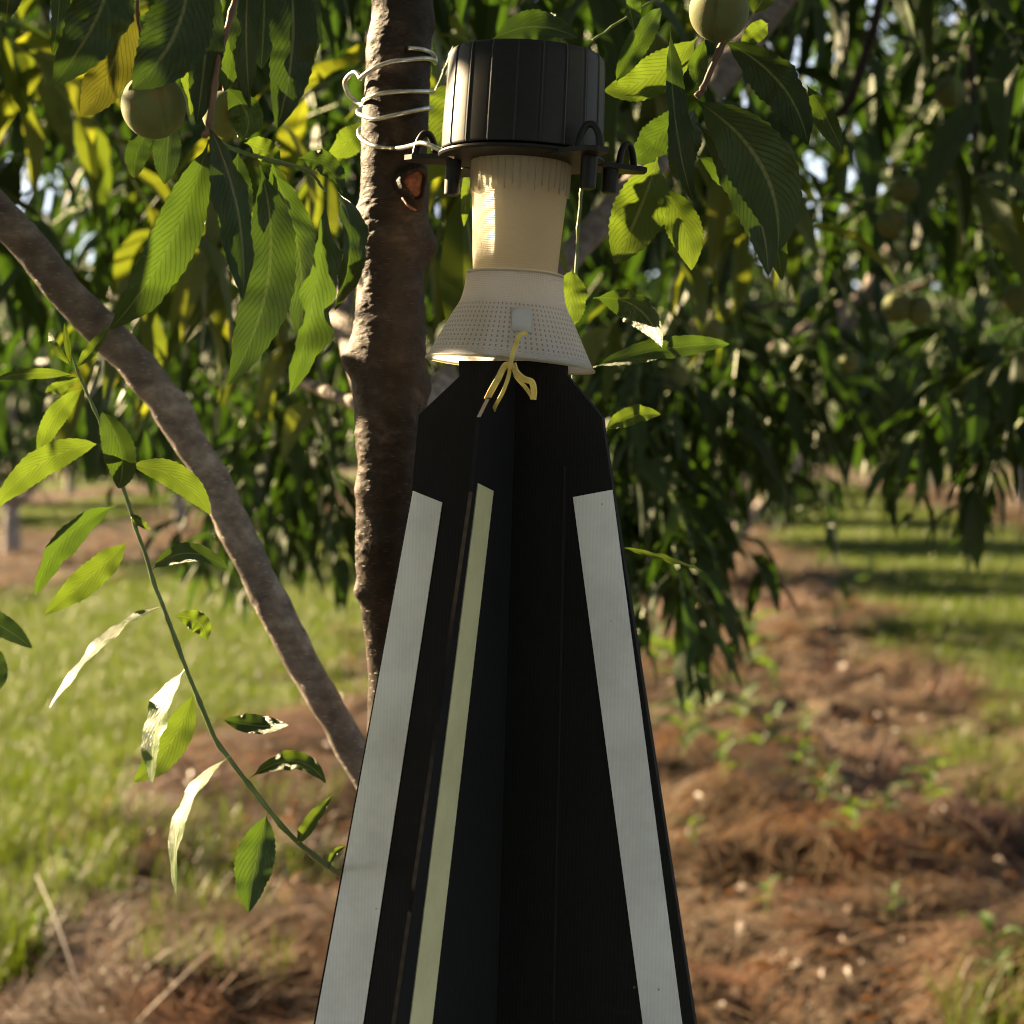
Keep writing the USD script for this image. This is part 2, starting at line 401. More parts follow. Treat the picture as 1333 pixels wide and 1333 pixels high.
# longer, paler stems thrown over the matted straw in arcs
x, y = sample_ground(42000, 3.4, 30, 1.1)
keep = strip_edge(x, y) > -0.2
pat = fbm(np.stack([x, y, 0 * x], -1) * 1.35, 3, 9)
keep &= rng.random(len(x)) < np.clip(0.2 + 3.2 * (pat - 0.42), 0.05, 1)
x, y = x[keep][:13000], y[keep][:13000]
n = len(x)
flow = 2 * np.pi * 1.6 * fbm(np.stack([x, y, 0 * x], -1) * 1.1, 2, 61) + rng.normal(size=n) * 0.9
d3 = np.stack([np.cos(flow), np.sin(flow), 0.1 + 0.5 * rng.random(n)], -1)
d3 /= np.linalg.norm(d3, axis=1, keepdims=True)
LONG = ribbons(np.stack([x, y, ground_z(x, y) + 0.01], -1), d3, 0.15 + 0.35 * rng.random(n), 0.005 + 0.010 * rng.random(n) ** 2, 0.45 + 0.35 * rng.random(n), 6)
mat("straw_tan", {"g": ("geometry", {}), "r": ("rgb_ramp", {"ramp": [(0, (0.1, 0.066, 0.036)), (0.35, (0.27, 0.19, 0.105)), (0.75, (0.5, 0.385, 0.23)), (1, (0.58, 0.49, 0.36))]}), "p": ("principled_bsdf", {"roughness": 0.5, "specular_ior_level": 0.4}),
    "t": ("translucent_bsdf", {"color": (0.3, 0.2, 0.1)}), "m": ("mix_closure", {"fac": 0.2})},
    [("g.random_per_island", "r.fac"), ("r.color", "p.base_color"), ("p.BSDF", "m.closure1"), ("t.BSDF", "m.closure2")], "m.closure")
obj("long_straw", LONG, "straw_tan", kind="stuff", label="longer pale straw stems lying in arcs over the matted straw", cat="straw")

# dead curled leaves and chips, some bleached, on top of the straw
mat("dead_leaf", {
    "g": ("geometry", {}), "r": ("rgb_ramp", {"ramp": [(0, (0.06, 0.036, 0.022)), (0.35, (0.16, 0.09, 0.05)), (0.65, (0.3, 0.185, 0.11)), (0.88, (0.46, 0.32, 0.21)), (1, (0.56, 0.44, 0.32))]}),
    "p": ("principled_bsdf", {"roughness": 0.5, "specular_ior_level": 0.35}), "t": ("translucent_bsdf", {"color": (0.22, 0.1, 0.04)}), "m": ("mix_closure", {"fac": 0.15})},
    [("g.random_per_island", "r.fac"), ("r.color", "p.base_color"), ("p.BSDF", "m.closure1"), ("t.BSDF", "m.closure2")], "m.closure")
x, y = sample_ground(60000, 3.4, 26)
pat = fbm(np.stack([x, y, 0 * x], -1) * 1.35, 3, 9)
keep = (strip_edge(x, y) > -0.1) & (rng.random(len(x)) < np.clip(1.3 - 1.6 * pat, 0.1, 1))
x, y = x[keep][:3800], y[keep][:3800]
n = len(x)
az = rng.random(n) * 2 * np.pi
d3 = np.stack([np.cos(az), np.sin(az), -0.1 + 0.7 * rng.random(n)], -1)
LITTER = (np.stack([x, y, ground_z(x, y) + 0.018 + 0.02 * rng.random(n)], -1), d3, 0.025 + 0.06 * rng.random(n) ** 1.5)


# ------------------------------------------------------------------ tubes, leaves, twigs
def spline(pts, n, closed=False):
    pts = np.asarray(pts, float)
    if len(pts) == 2:
        t = np.linspace(0, 1, n)[:, None]
        return pts[0] * (1 - t) + pts[1] * t
    p = np.vstack([2 * pts[0] - pts[1], pts, 2 * pts[-1] - pts[-2]])
    t = np.linspace(0, len(pts) - 1 - 1e-9, n)
    i = t.astype(int); u = (t - i)[:, None]
    a, b, c, d = p[i], p[i + 1], p[i + 2], p[i + 3]
    return 0.5 * (2 * b + (c - a) * u + (2 * a - 5 * b + 4 * c - d) * u ** 2 + (3 * b - a - 3 * c + d) * u ** 3)


def tube(path, radius, sides=8, rough=0.0, seed=0, freq=30.0, extra=None):
    path = np.asarray(path, float)
    n = len(path)
    r = np.broadcast_to(np.asarray(radius, float), (n,))
    t = np.gradient(path, axis=0)
    t /= np.linalg.norm(t, axis=1, keepdims=True)
    ref = np.array([0, 1.0, 0]) if abs(t[0][1]) < 0.8 else np.array([1.0, 0, 0])
    u = np.cross(t[0], ref); u /= np.linalg.norm(u)
    v = np.empty((n, sides, 3))
    a = np.arange(sides) / sides * 2 * np.pi
    for i in range(n):
        u = u - t[i] * np.dot(u, t[i]); u /= np.linalg.norm(u)
        w = np.cross(t[i], u)
        ring = np.cos(a)[:, None] * u + np.sin(a)[:, None] * w
        rr = np.full(sides, r[i])
        if rough:
            rr = rr + rough * 2 * (fbm((path[i] + ring * r[i]) * freq, 3, seed) - 0.5)
        if extra is not None:
            rr = rr + extra(path[i], ring, r[i])
        v[i] = path[i] + ring * rr[:, None]
    idx = np.arange(n * sides).reshape(n, sides)
    nx = np.roll(idx, -1, 1)
    f = np.concatenate([np.stack([idx[:-1], nx[:-1], nx[1:]], -1).reshape(-1, 3), np.stack([idx[:-1], nx[1:], idx[1:]], -1).reshape(-1, 3)])
    vv = np.vstack([v.reshape(-1, 3), path[0], path[-1]])
    k = n * sides
    caps = [np.stack([nx[0], idx[0], np.full(sides, k)], -1), np.stack([idx[-1], nx[-1], np.full(sides, k + 1)], -1)]
    return vv, np.vstack([f] + caps)


def norm(v):
    v = np.asarray(v, float)
    return v / np.maximum(np.linalg.norm(v, axis=-1, keepdims=True), 1e-9)


LT = np.array([0.0, 0.16, 0.45, 0.76, 1.0])
LW = np.array([0.0, 0.66, 1.0, 0.56, 0.0])
LF = np.array([[0, 1, 2], [0, 2, 3]] + [q for r in (0, 1) for s in (0, 1) for a in [1 + 3 * r + s] for q in ([a, a + 3, a + 4], [a, a + 4, a + 1])] + [[7, 10, 8], [8, 10, 9]])


def leaf_cloud(B, D, L, Wd, nrm, droop):
    """Many simple leaves of 12 triangles: base, direction, length, width, rough facing, droop."""
    n = len(B)
    D = norm(D)
    S = norm(np.cross(D, nrm))
    N = np.cross(S, D)
    out = np.empty((n, 11, 3))
    k = 0
    fold = 0.25 + 0.3 * rng.random(n)
    for t, w in zip(LT, LW):
        c = B + D * (L * t)[:, None]
        c[:, 2] -= droop * L * t * t
        c += N * (0.10 * L * np.sin(t * 3.0))[:, None]
        if w == 0:
            out[:, k] = c; k += 1
        else:
            h = (Wd * w / 2)[:, None]
            out[:, k] = c - S * h + N * h * fold[:, None]
            out[:, k + 1] = c
            out[:, k + 2] = c + S * h + N * h * fold[:, None]
            k += 3
    return out


def cloud_mesh(v):
    n = len(v)
    return v.reshape(-1, 3), (LF[None] + (np.arange(n) * 11)[:, None, None]).reshape(-1, 3)


def twig_leaves(start, direction, length, count, leaf=0.125, sag=0.5, r=None):
    """A drooping twig: its path and the leaves along it (count x 11 x 3)."""
    r = r or rng
    direction = norm(direction)
    t = np.linspace(0, 1, 6)
    path = start + direction * (length * t)[:, None]
    path[:, 2] -= sag * length * t ** 2
    tt = np.clip((np.arange(count) + 0.6) / count + r.normal(size=count) * 0.02, 0.05, 1)
    B = np.stack([np.interp(tt, t, path[:, k]) for k in range(3)], 1)
    tang = norm(direction + np.array([0, 0, -2 * sag]) * tt[:, None])
    a = np.arange(count) * 2.4 + r.random() * 6
    u = norm(np.cross(tang, r.normal(size=3)))
    w = np.cross(tang, u)
    rad = np.cos(a)[:, None] * u + np.sin(a)[:, None] * w
    D = norm(rad * 0.8 + tang * 0.6 + np.array([0, 0, -0.5]) + r.normal(size=(count, 3)) * 0.32)
    L = leaf * (0.75 + 0.5 * r.random(count)) * (1 - 0.35 * (tt > 0.9))
    return path, leaf_cloud(B, D, L, L * (0.25 + 0.08 * r.random(count)), norm(rad + np.array([0, 0, 0.8]) + r.normal(size=(count, 3)) * 0.45), 0.15 + 0.3 * r.random(count))


obj("leaf_litter", cloud_mesh(leaf_cloud(LITTER[0], LITTER[1], LITTER[2], LITTER[2] * (0.24 + 0.25 * rng.random(len(LITTER[2]))), np.array([0, 0, 1.0]) + rng.normal(size=LITTER[0].shape) * 0.5, 0.3 + 0.5 * rng.random(len(LITTER[2])))), "dead_leaf",
    kind="stuff", label="small dry chips and dead leaves scattered over the straw", cat="leaf litter")


# ------------------------------------------------------------------ the rows of trees behind
def in_opening(c):
    """The thin place in the crowns right of the trap where the sunny rows beyond show."""
    x, y, w = project(c)
    return (w > 0) & ((((x - 1120) / 230) ** 2 + ((y - 425) / 85) ** 2 < 1))


def build_tree(name, seed, loc, twigs=560, low=0.6, **kw):
    r = np.random.default_rng(seed)
    t = thing(name, loc, 0, **kw)
    o = np.array(loc, float)
    trunk = spline([o + [0, 0, -0.1], o + [0.03, 0.02, 0.25], o + [0.0, -0.02, 0.55]], 10)
    obj("trunk", tube(trunk, np.linspace(0.10, 0.075, 10), 12, 0.012, seed, 9), "bark_grey", t, smooth=True)
    ends = []
    for k in range(5):
        a = k / 5 * 2 * np.pi + r.normal() * 0.25
        out = np.array([np.cos(a), np.sin(a), 0])
        reach = 1.15 + 0.35 * r.random()
        pts = [o + [0, 0, 0.5], o + out * reach * 0.35 + [0, 0, 1.0], o + out * reach * 0.72 + [0, 0, 1.7 + 0.2 * r.random()], o + out * reach + [r.normal() * 0.15, r.normal() * 0.15, 2.5 + 0.5 * r.random()]]
        path = spline(pts, 16)
        obj("limb", tube(path, np.linspace(0.052, 0.014, 16), 8, 0.006, seed + k, 12), "bark_grey", t, smooth=True)
        ends.append(path)
        for j in range(5):
            i = r.integers(4, 15)
            b = a + r.normal() * 0.9
            d = norm(np.array([np.cos(b), np.sin(b), 0.15 + 0.5 * r.random()]))
            ln = 0.55 + 0.5 * r.random()
            p2 = spline([path[i], path[i] + d * ln * 0.5, path[i] + d * ln + [0, 0, -0.12]], 8)
            obj("branch", tube(p2, np.linspace(0.018, 0.005, 8), 5), "bark_grey", t, smooth=True)
            ends.append(p2)
    leaves = []
    weights = np.array([len(p) for p in ends], float); weights /= weights.sum()
    for k in range(twigs):
        p = ends[r.choice(len(ends), p=weights)]
        i = r.integers(max(1, len(p) // 4), len(p))
        rad = p[i] - o; rad[2] = 0
        d = norm(norm(rad) * 0.6 + r.normal(size=3) * 0.75 + [0, 0, 0.25])
        s = p[i] + r.normal(size=3) * 0.05
        leaves.append(twig_leaves(s, d, 0.3 + 0.4 * r.random(), 18, 0.135, 0.35 + 0.5 * r.random(), r)[1])
    v = np.concatenate(leaves)
    v = v[v[:, :, 2].min(1) > low]
    if seed == 100:
        v = v[~(in_opening(v.mean(1)) & (r.random(len(v)) < 0.93))]
    obj("crown", cloud_mesh(v), "leaf_crown", t, kind="stuff")
    return t


def row_x(q, y):
    return q + ROW * y - 0.09


ROW_TREES = []
protos = []
# own row, beyond the trap
spots = [("own", -0.12, 6.7), ("own", 0.35, 12.6), ("own", 0.1, 17.6), ("own", 0, 23.2), ("own", 0.1, 29), ("own", -0.1, 35), ("own", 0, 41), ("own", 0, 47), ("own", 0, 54)]
spots += [("left", -6 + j, yy) for j, yy in ((-0.1, 19.6), (0.15, 25.2), (0, 30.8), (-0.1, 36.4), (0.1, 42.2), (0, 48), (0, 54))]
spots += [("right", 6 + j, yy) for j, yy in ((0.1, 18.5), (0, 24), (-0.1, 30), (0.1, 35.6), (0, 41.5), (0, 47), (0, 53))]
spots += [("near", q, yy) for q, yy in ((-0.3, -3.0), (5.3, 0.8), (6.1, 6.6), (5.9, 12.4), (-6.1, 2.4), (-5.9, -3.4), (0, -9.8), (6, -5))]
spots += [("farleft", -12, yy) for yy in (30, 36, 42, 48, 54)] + [("farright", 12, yy) for yy in (36, 42.5, 48.5, 54)]
ORD = ["nearest", "second", "third", "fourth", "fifth", "sixth", "seventh", "eighth", "ninth"]
WHERE = {"own": "tree behind the black trap in the trap's own row", "left": "tree of the row across the sunny grass on the left",
         "right": "tree of the row across the grass on the right"}
count = {}
for k, (side, q, yy) in enumerate(spots):
    i = count[side] = count.get(side, -1) + 1
    loc = (row_x(q, yy), yy, float(ground_z(row_x(q, yy), yy)))
    if side in WHERE:
        kw = dict(label=f"{ORD[i]} leafy peach {WHERE[side]}", cat="tree", group="peach trees in rows")
    elif side == "near":
        kw = dict(label="leafy peach tree outside the picture, beside or behind the camera", cat="tree", group="peach trees around the camera")
    else:
        kw = dict(label="blurred far peach tree two rows off to the " + side[3:], cat="tree", group="far peach trees " + side[3:])
    if len(protos) < 4 and k < 4:
        protos.append(build_tree("peach_tree", 100 + k, loc, (1050, 260, 800, 800)[k], 1.08 if k == 0 else 0.6, **kw))
    else:
        dup(protos[k % 4], "peach_tree", loc, rng.random() * 360, 0.92 + 0.22 * rng.random(), **kw)

rng.random(2)
# woods closing the orchard
v = []
for k in range(46):
    a = math.radians(-34 + 68 * k / 45)
    dist = 92 + 12 * rng.random()
    c = np.array([math.sin(a) * dist, math.cos(a) * dist, 0])
    hh = 6 + 5 * rng.random()
    m = 420
    p = rng.normal(size=(m, 3)); p = norm(p) * (rng.random((m, 1)) ** 0.4)
    p = c + p * [4.5, 3.5, hh * 0.55] + [0, 0, hh * 0.5]
    v.append(leaf_cloud(p, rng.normal(size=(m, 3)), np.full(m, 1.5), np.full(m, 0.8), rng.normal(size=(m, 3)), np.full(m, 0.2)))
obj("woods", cloud_mesh(np.concatenate(v)), "leaf_crown", kind="stuff", label="far dark woods closing the end of the orchard", cat="woods")

# ------------------------------------------------------------------ the insect trap
def translucent_plastic(name, color, trans, fac, rough=0.35, grid=None, holes=False):
    """Milky thin plastic; grid draws the fine print-layer lines; holes paints the small punched slots dark, like the shaded inside."""
    N = {"tc": ("texture_coordinate", {}), "s": ("separate_xyz", {}),
         "n": ("noise_texture", {"scale": 40.0, "detail": 3}),
         "r": ("rgb_ramp", {"ramp": [(0.3, tuple(c * 0.86 for c in color)), (0.7, color)]}),
         "p": ("principled_bsdf", {"roughness": rough, "specular_ior_level": 0.4, "subsurface_method": "burley", "subsurface_weight": 0.85, "subsurface_scale": 0.022, "subsurface_radius": (1.0, 0.9, 0.7)}),
         "t": ("translucent_bsdf", {"color": trans}), "m": ("mix_closure", {"fac": fac})}
    L = [("tc.object", "n.vector"), ("n.fac", "r.fac"), ("r.color", "p.base_color"), ("p.BSDF", "m.closure1"), ("t.BSDF", "m.closure2"), ("tc.UV", "s.vector")]
    if grid:
        N |= {"gx": ("math", {"math_type": "multiply", "value2": grid[0]}), "sx": ("math", {"math_type": "sine"}),
              "gy": ("math", {"math_type": "multiply", "value2": grid[1]}), "sy": ("math", {"math_type": "sine"}),
              "a": ("math", {"math_type": "add"}), "b": ("bump", {"strength": 0.5, "distance": 0.0004}),
              "lr": ("map_range", {"from_min": -2.0, "from_max": 2.0, "to_min": 0.72, "to_max": 1.06}),
              "mc": ("mix_color", {"blend_type": "multiply", "fac": 1.0})}
        L += [("s.x", "gx.value1"), ("gx.value", "sx.value1"), ("s.y", "gy.value1"), ("gy.value", "sy.value1"), ("sx.value", "a.value1"), ("sy.value", "a.value2"),
              ("a.value", "b.height"), ("b.normal", "p.normal"), ("a.value", "lr.value"), ("r.color", "mc.a"), ("lr.result", "mc.b")]
        L = [x for x in L if x != ("r.color", "p.base_color")] + [("mc.result", "p.base_color")]
    out = "m.closure"
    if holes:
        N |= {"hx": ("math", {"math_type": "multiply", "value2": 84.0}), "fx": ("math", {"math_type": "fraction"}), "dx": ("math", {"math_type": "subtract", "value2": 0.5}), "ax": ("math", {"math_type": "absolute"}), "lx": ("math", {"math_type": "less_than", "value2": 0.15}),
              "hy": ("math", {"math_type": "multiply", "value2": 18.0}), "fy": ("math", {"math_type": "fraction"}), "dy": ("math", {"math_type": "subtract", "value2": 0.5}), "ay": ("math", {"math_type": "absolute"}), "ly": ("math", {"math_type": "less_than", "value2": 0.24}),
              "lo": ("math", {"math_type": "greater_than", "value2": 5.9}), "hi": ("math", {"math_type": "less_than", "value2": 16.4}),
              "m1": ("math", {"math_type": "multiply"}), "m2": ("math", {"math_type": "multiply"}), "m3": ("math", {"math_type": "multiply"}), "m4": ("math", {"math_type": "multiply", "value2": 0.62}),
              "tp": ("diffuse_bsdf", {"color": (0.13, 0.11, 0.085)}), "mh": ("mix_closure", {})}  # dark colour painted on the slots, standing for the dim inside
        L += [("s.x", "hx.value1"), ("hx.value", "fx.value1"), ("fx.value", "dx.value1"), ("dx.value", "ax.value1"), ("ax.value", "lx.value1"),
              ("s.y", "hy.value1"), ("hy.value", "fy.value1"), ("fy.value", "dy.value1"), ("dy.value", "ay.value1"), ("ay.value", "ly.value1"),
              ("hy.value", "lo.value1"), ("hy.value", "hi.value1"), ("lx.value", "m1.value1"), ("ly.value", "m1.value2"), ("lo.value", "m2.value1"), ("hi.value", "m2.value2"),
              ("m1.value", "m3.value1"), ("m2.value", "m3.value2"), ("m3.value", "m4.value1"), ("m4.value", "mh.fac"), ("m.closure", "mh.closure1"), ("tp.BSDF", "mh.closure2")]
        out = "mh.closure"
    mat(name, N, L, out)


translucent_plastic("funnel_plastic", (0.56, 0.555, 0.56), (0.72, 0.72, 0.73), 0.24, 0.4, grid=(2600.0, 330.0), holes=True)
translucent_plastic("jar_plastic", (0.62, 0.595, 0.51), (0.88, 0.85, 0.73), 0.5, 0.3, grid=(1500.0, 420.0))
translucent_plastic("tab_plastic", (0.5, 0.49, 0.47), (0.72, 0.7, 0.68), 0.05, 0.3)
translucent_plastic("cup_plastic", (0.62, 0.56, 0.36), (0.7, 0.62, 0.34), 0.35, 0.4)
plain("black_plastic", (0.009, 0.0085, 0.0082), 0.47, 0.3, bump=(0.12, 0.0006), var=0.25, scale=220)
# fluted plastic board: faint upright flutes, a little dust
mat("black_board", {
    "tc": ("texture_coordinate", {}), "s": ("separate_xyz", {}), "g": ("math", {"math_type": "multiply", "value2": 2600.0}), "sn": ("math", {"math_type": "sine"}),
    "n": ("noise_texture", {"scale": 260.0, "detail": 3, "roughness": 0.7}), "n2": ("noise_texture", {"scale": 7.0, "detail": 4}),
    "r": ("rgb_ramp", {"ramp": [(0.3, (0.0055, 0.0055, 0.0055)), (0.6, (0.0095, 0.0095, 0.0095)), (0.8, (0.017, 0.017, 0.0165))]}),
    "mm": ("mix_float", {"fac": 0.5}), "sp": ("voronoi_texture", {"scale": 42.0}), "sf": ("map_range", {"from_min": 0.03, "from_max": 0.05, "to_min": 0.6, "to_max": 0.0, "clamp": True}), "sg": ("math", {"math_type": "greater_than", "value2": 0.56}), "sm": ("math", {"math_type": "multiply"}), "dust": ("mix_color", {"b": (0.16, 0.14, 0.12)}), "fl": ("map_range", {"from_min": -1.0, "from_max": 1.0, "to_min": 0.8, "to_max": 1.15}), "mc": ("mix_color", {"blend_type": "multiply", "fac": 1.0}),
    "b": ("bump", {"strength": 0.06, "distance": 0.0003}), "p": ("principled_bsdf", {"roughness": 0.7, "specular_ior_level": 0.12})},
    [("tc.UV", "s.vector"), ("s.x", "g.value1"), ("g.value", "sn.value1"), ("tc.object", "n.vector"), ("tc.object", "n2.vector"), ("n.fac", "mm.a"), ("n2.fac", "mm.b"), ("mm.result", "r.fac"),
     ("sn.value", "fl.value"), ("r.color", "mc.a"), ("fl.result", "mc.b"), ("tc.object", "sp.vector"), ("sp.distance", "sf.value"), ("n2.fac", "sg.value1"), ("sf.result", "sm.value1"), ("sg.value", "sm.value2"), ("sm.value", "dust.fac"), ("mc.result", "dust.a"), ("dust.result", "p.base_color"), ("sn.value", "b.height"), ("b.normal", "p.normal")], "p.BSDF")


def tape(name, color):
    mat(name, {
        "tc": ("texture_coordinate", {}), "s": ("separate_xyz", {}), "g": ("math", {"math_type": "multiply", "value2": 2600.0}), "sn": ("math", {"math_type": "sine"}),
        "n": ("noise_texture", {"scale": 22.0, "detail": 7, "roughness": 0.7}), "sp": ("voronoi_texture", {"scale": 48.0}), "sf": ("map_range", {"from_min": 0.02, "from_max": 0.045, "to_min": 0.7, "to_max": 0.0, "clamp": True}),
        "r": ("rgb_ramp", {"ramp": [(0.3, tuple(c * 0.8 for c in color)), (0.6, color)]}), "dust": ("mix_color", {"b": (0.1, 0.08, 0.06)}),
        "fl": ("map_range", {"from_min": -1.0, "from_max": 1.0, "to_min": 0.95, "to_max": 1.02}), "mc": ("mix_color", {"blend_type": "multiply", "fac": 1.0}),
        "b": ("bump", {"strength": 0.05, "distance": 0.0003}), "p": ("principled_bsdf", {"roughness": 0.5, "specular_ior_level": 0.35})},
        [("tc.UV", "s.vector"), ("s.x", "g.value1"), ("g.value", "sn.value1"), ("tc.object", "n.vector"), ("tc.object", "sp.vector"), ("sp.distance", "sf.value"), ("n.fac", "r.fac"),
         ("r.color", "mc.a"), ("sn.value", "fl.value"), ("fl.result", "mc.b"), ("mc.result", "dust.a"), ("sf.result", "dust.fac"), ("dust.result", "p.base_color"), ("sn.value", "b.height"), ("b.normal", "p.normal")], "p.BSDF")


tape("white_tape", (0.66, 0.68, 0.66))
tape("cream_tape", (0.56, 0.53, 0.31))
plain("metal_wire", (0.62, 0.62, 0.58), 0.32, metal=1.0, var=0.2, scale=300)
plain("yellow_tie", (0.55, 0.42, 0.1), 0.45, var=0.3, scale=150)

TD = 1.27                                     # depth of the trap's axis
PX = TD / FOC                                 # metres per photograph pixel there
BETA = math.radians(25)
AX_T, AX_B = P(667, 640, TD), P(646, 1333, TD)
AXIS_TILT = (AX_T[0] - AX_B[0]) / (AX_T[2] - AX_B[2])
trap = thing("insect_trap", (AX_B[0] - AXIS_TILT * AX_B[2], AX_B[1], float(ground_z(AX_B[0], AX_B[1]))),
             label="tall black pyramid insect trap with white stripes and a milky funnel top", cat="insect trap")
AO = np.array([AX_B[0] - AXIS_TILT * AX_B[2], AX_B[1], 0.0])
AU = norm([AXIS_TILT, 0, 1.0])
ER = np.array([math.cos(BETA), -math.sin(BETA), 0])     # towards the right fin's edge
EN = np.array([-math.sin(BETA), -math.cos(BETA), 0])    # towards the near fin's edge
ER = norm(ER - AU * np.dot(ER, AU))
EN = norm(EN - AU * np.dot(EN, AU) - ER * np.dot(EN, ER))


def on_sheet(pts, e, n):
    """Photograph points on the sheet through the axis with direction e and normal n -> (radius, height) on it."""
    out = []
    for px, py in pts:
        p = ray_plane(px, py, AO, n) - AO
        out.append((float(np.dot(p, e)), float(np.dot(p, AU))))
    return out


TH = 0.004


def sheet(poly, e, n, thick, offset=0.0):
    """Extrudes a polygon of (radius, height) to a board; returns mesh and uv."""
    m = trimesh.creation.extrude_polygon(poly, thick, engine="earcut")
    v = np.array(m.vertices)
    w = AO + v[:, :1] * e + v[:, 1:2] * AU + (v[:, 2:3] - thick / 2 + offset) * n
    f = np.array(m.faces)
    # unshared corners, so that the faces stay flat
    return (w[f].reshape(-1, 3), np.arange(len(f) * 3).reshape(-1, 3)), v[f].reshape(-1, 3)[:, :2]


left = on_sheet([(599, 470), (600, 490), (547, 540), (538, 640), (410, 1333)], ER, EN)
right = on_sheet([(738, 470), (738, 487), (785, 543), (799, 637), (906, 1333)], ER, EN)


def extend(a, b, z):
    k = (z - b[1]) / (b[1] - a[1])
    return (b[0] + (b[0] - a[0]) * k, z)


gz = 0.0
left += [extend(left[3], left[4], gz)]
right += [extend(right[3], right[4], gz)]
polyA = Polygon(left + right[::-1])
slit = on_sheet([(690, 556), (737, 606), (722, 1330)], ER, EN)
polyA = polyA.difference(LineString(slit[1:]).buffer(0.0007, cap_style=2))
# near fin and the one behind it, a board that slots across the first
near = on_sheet([(655, 470), (651, 487), (623, 543), (613, 640), (512, 1333)], EN, ER)
near += [extend(near[3], near[4], gz)]
back = [(-x, z) for x, z in near]
polyN = Polygon([(TH * 0.5 + 0.0004, near[0][1])] + near + [(TH * 0.5 + 0.0004, gz)])
polyK = Polygon([(-TH * 0.5 - 0.0004, near[0][1])] + back + [(-TH * 0.5 - 0.0004, gz)])
s_, uv = sheet(polyA, ER, EN, TH); obj("panel", s_, "black_board", trap, uv=uv, label="broad black board facing the camera with a fin on either side")
s_, uv = sheet(polyN, EN, ER, TH * 0.62); obj("panel", s_, "black_board", trap, uv=uv, label="black fin that points towards the camera, edge on")
s_, uv = sheet(polyK, EN, ER, TH); obj("panel", s_, "black_board", trap, uv=uv, label="black fin at the back")


def stripe(corners, e, n, side, m, label):
    c = on_sheet(corners, e, n)
    c[1:3] = c[1:3]
    c = [c[0], c[1], extend(c[1], c[2], 0.25), extend(c[0], c[3], 0.25)]
    s, uv = sheet(Polygon(c), e, n, 0.0006, side * ((TH if e is ER else TH * 0.62) / 2 + 0.0003))
    obj("stripe", s, m, trap, uv=uv, label=label)


stripe([(540, 639), (578, 654), (475, 1333), (413, 1333)], ER, EN, 1, "white_tape", "white stripe along the left fin")
stripe([(748, 647), (799, 637.5), (890, 1333), (839, 1333)], ER, EN, 1, "white_tape", "white stripe along the right fin")
stripe([(619, 629), (639, 639), (559, 1333), (530, 1333)], EN, ER, 1, "cream_tape", "cream stripe along the near fin")
# faint moulded mark on the dark board and the tie holes
mk = on_sheet([(634, 984), (652, 976), (652, 945)], ER, EN)
obj("moulded_mark", tube(spline([AO + ER * a + AU * b + EN * (TH / 2) for a, b in mk], 12), 0.0005, 5), "black_plastic", trap, smooth=True)

# head: lathed in pixel units about an axis that leans 3 degrees
HEAD = P(664, 475, TD)
HU = norm(P(687, 52, TD) - HEAD)
HX = norm(np.array([1.0, 0, 0]) - HU * HU[0])
HY = np.cross(HU, HX)                        # away from the camera


def H(x, y, z):
    return HEAD + PX * (np.multiply.outer(np.asarray(x, float), HX) + np.multiply.outer(np.asarray(y, float), HY) + np.multiply.outer(np.asarray(z, float), HU))


def lathe(profile, sides, rfun=None, z_off=None):
    """profile: (radius, height) pairs in head pixels; returns mesh and uv."""
    prof = np.asarray(profile, float)
    a = np.linspace(0, 2 * np.pi, sides + 1)
    rr = prof[:, :1] * np.ones_like(a)
    if rfun is not None:
        rr = rr * rfun(a)[None]
    zz = prof[:, 1:2] + np.zeros_like(a) if z_off is None else prof[:, 1:2] + z_off(prof, a)
    v = H(rr * np.cos(a), rr * np.sin(a), zz).reshape(-1, 3)
    k = len(prof); w = sides + 1
    idx = np.arange(k * w).reshape(k, w)
    q = np.stack([idx[:-1, :-1], idx[:-1, 1:], idx[1:, 1:], idx[1:, :-1]], -1).reshape(-1, 4)
    s = np.concatenate([[0], np.cumsum(np.linalg.norm(np.diff(prof, axis=0), axis=1))]); s /= s[-1]
    uv = np.stack([np.broadcast_to(a / (2 * np.pi), (k, w)), np.broadcast_to(s[:, None], (k, w))], -1).reshape(-1, 2)
    return (v, np.vstack([q[:, [0, 1, 2]], q[:, [0, 2, 3]]])), uv


rim_tilt = lambda prof, a: -4 * np.clip(1 - prof[:, 1:2] / 110, 0, 1) * np.cos(a) + 0 * prof[:, :1]
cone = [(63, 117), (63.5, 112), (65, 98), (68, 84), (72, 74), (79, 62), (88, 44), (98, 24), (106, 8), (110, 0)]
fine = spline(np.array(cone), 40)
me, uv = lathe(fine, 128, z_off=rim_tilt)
obj("funnel", me, "funnel_plastic", trap, smooth=True, uv=uv, label="milky white flared funnel with rows of small holes painted dark")
me, uv = lathe([(110, 0), (111.2, -0.6), (111.2, 1.6), (110, 2.6)], 128, z_off=rim_tilt)
fr = obj("funnel_rim", me, "cup_plastic", trap, smooth=True, uv=uv)
me, uv = lathe([(56, 119), (63, 119), (63.6, 118), (63.6, 115.5), (63, 115)], 96)
obj("collar", me, "jar_plastic", trap, smooth=True, uv=uv)
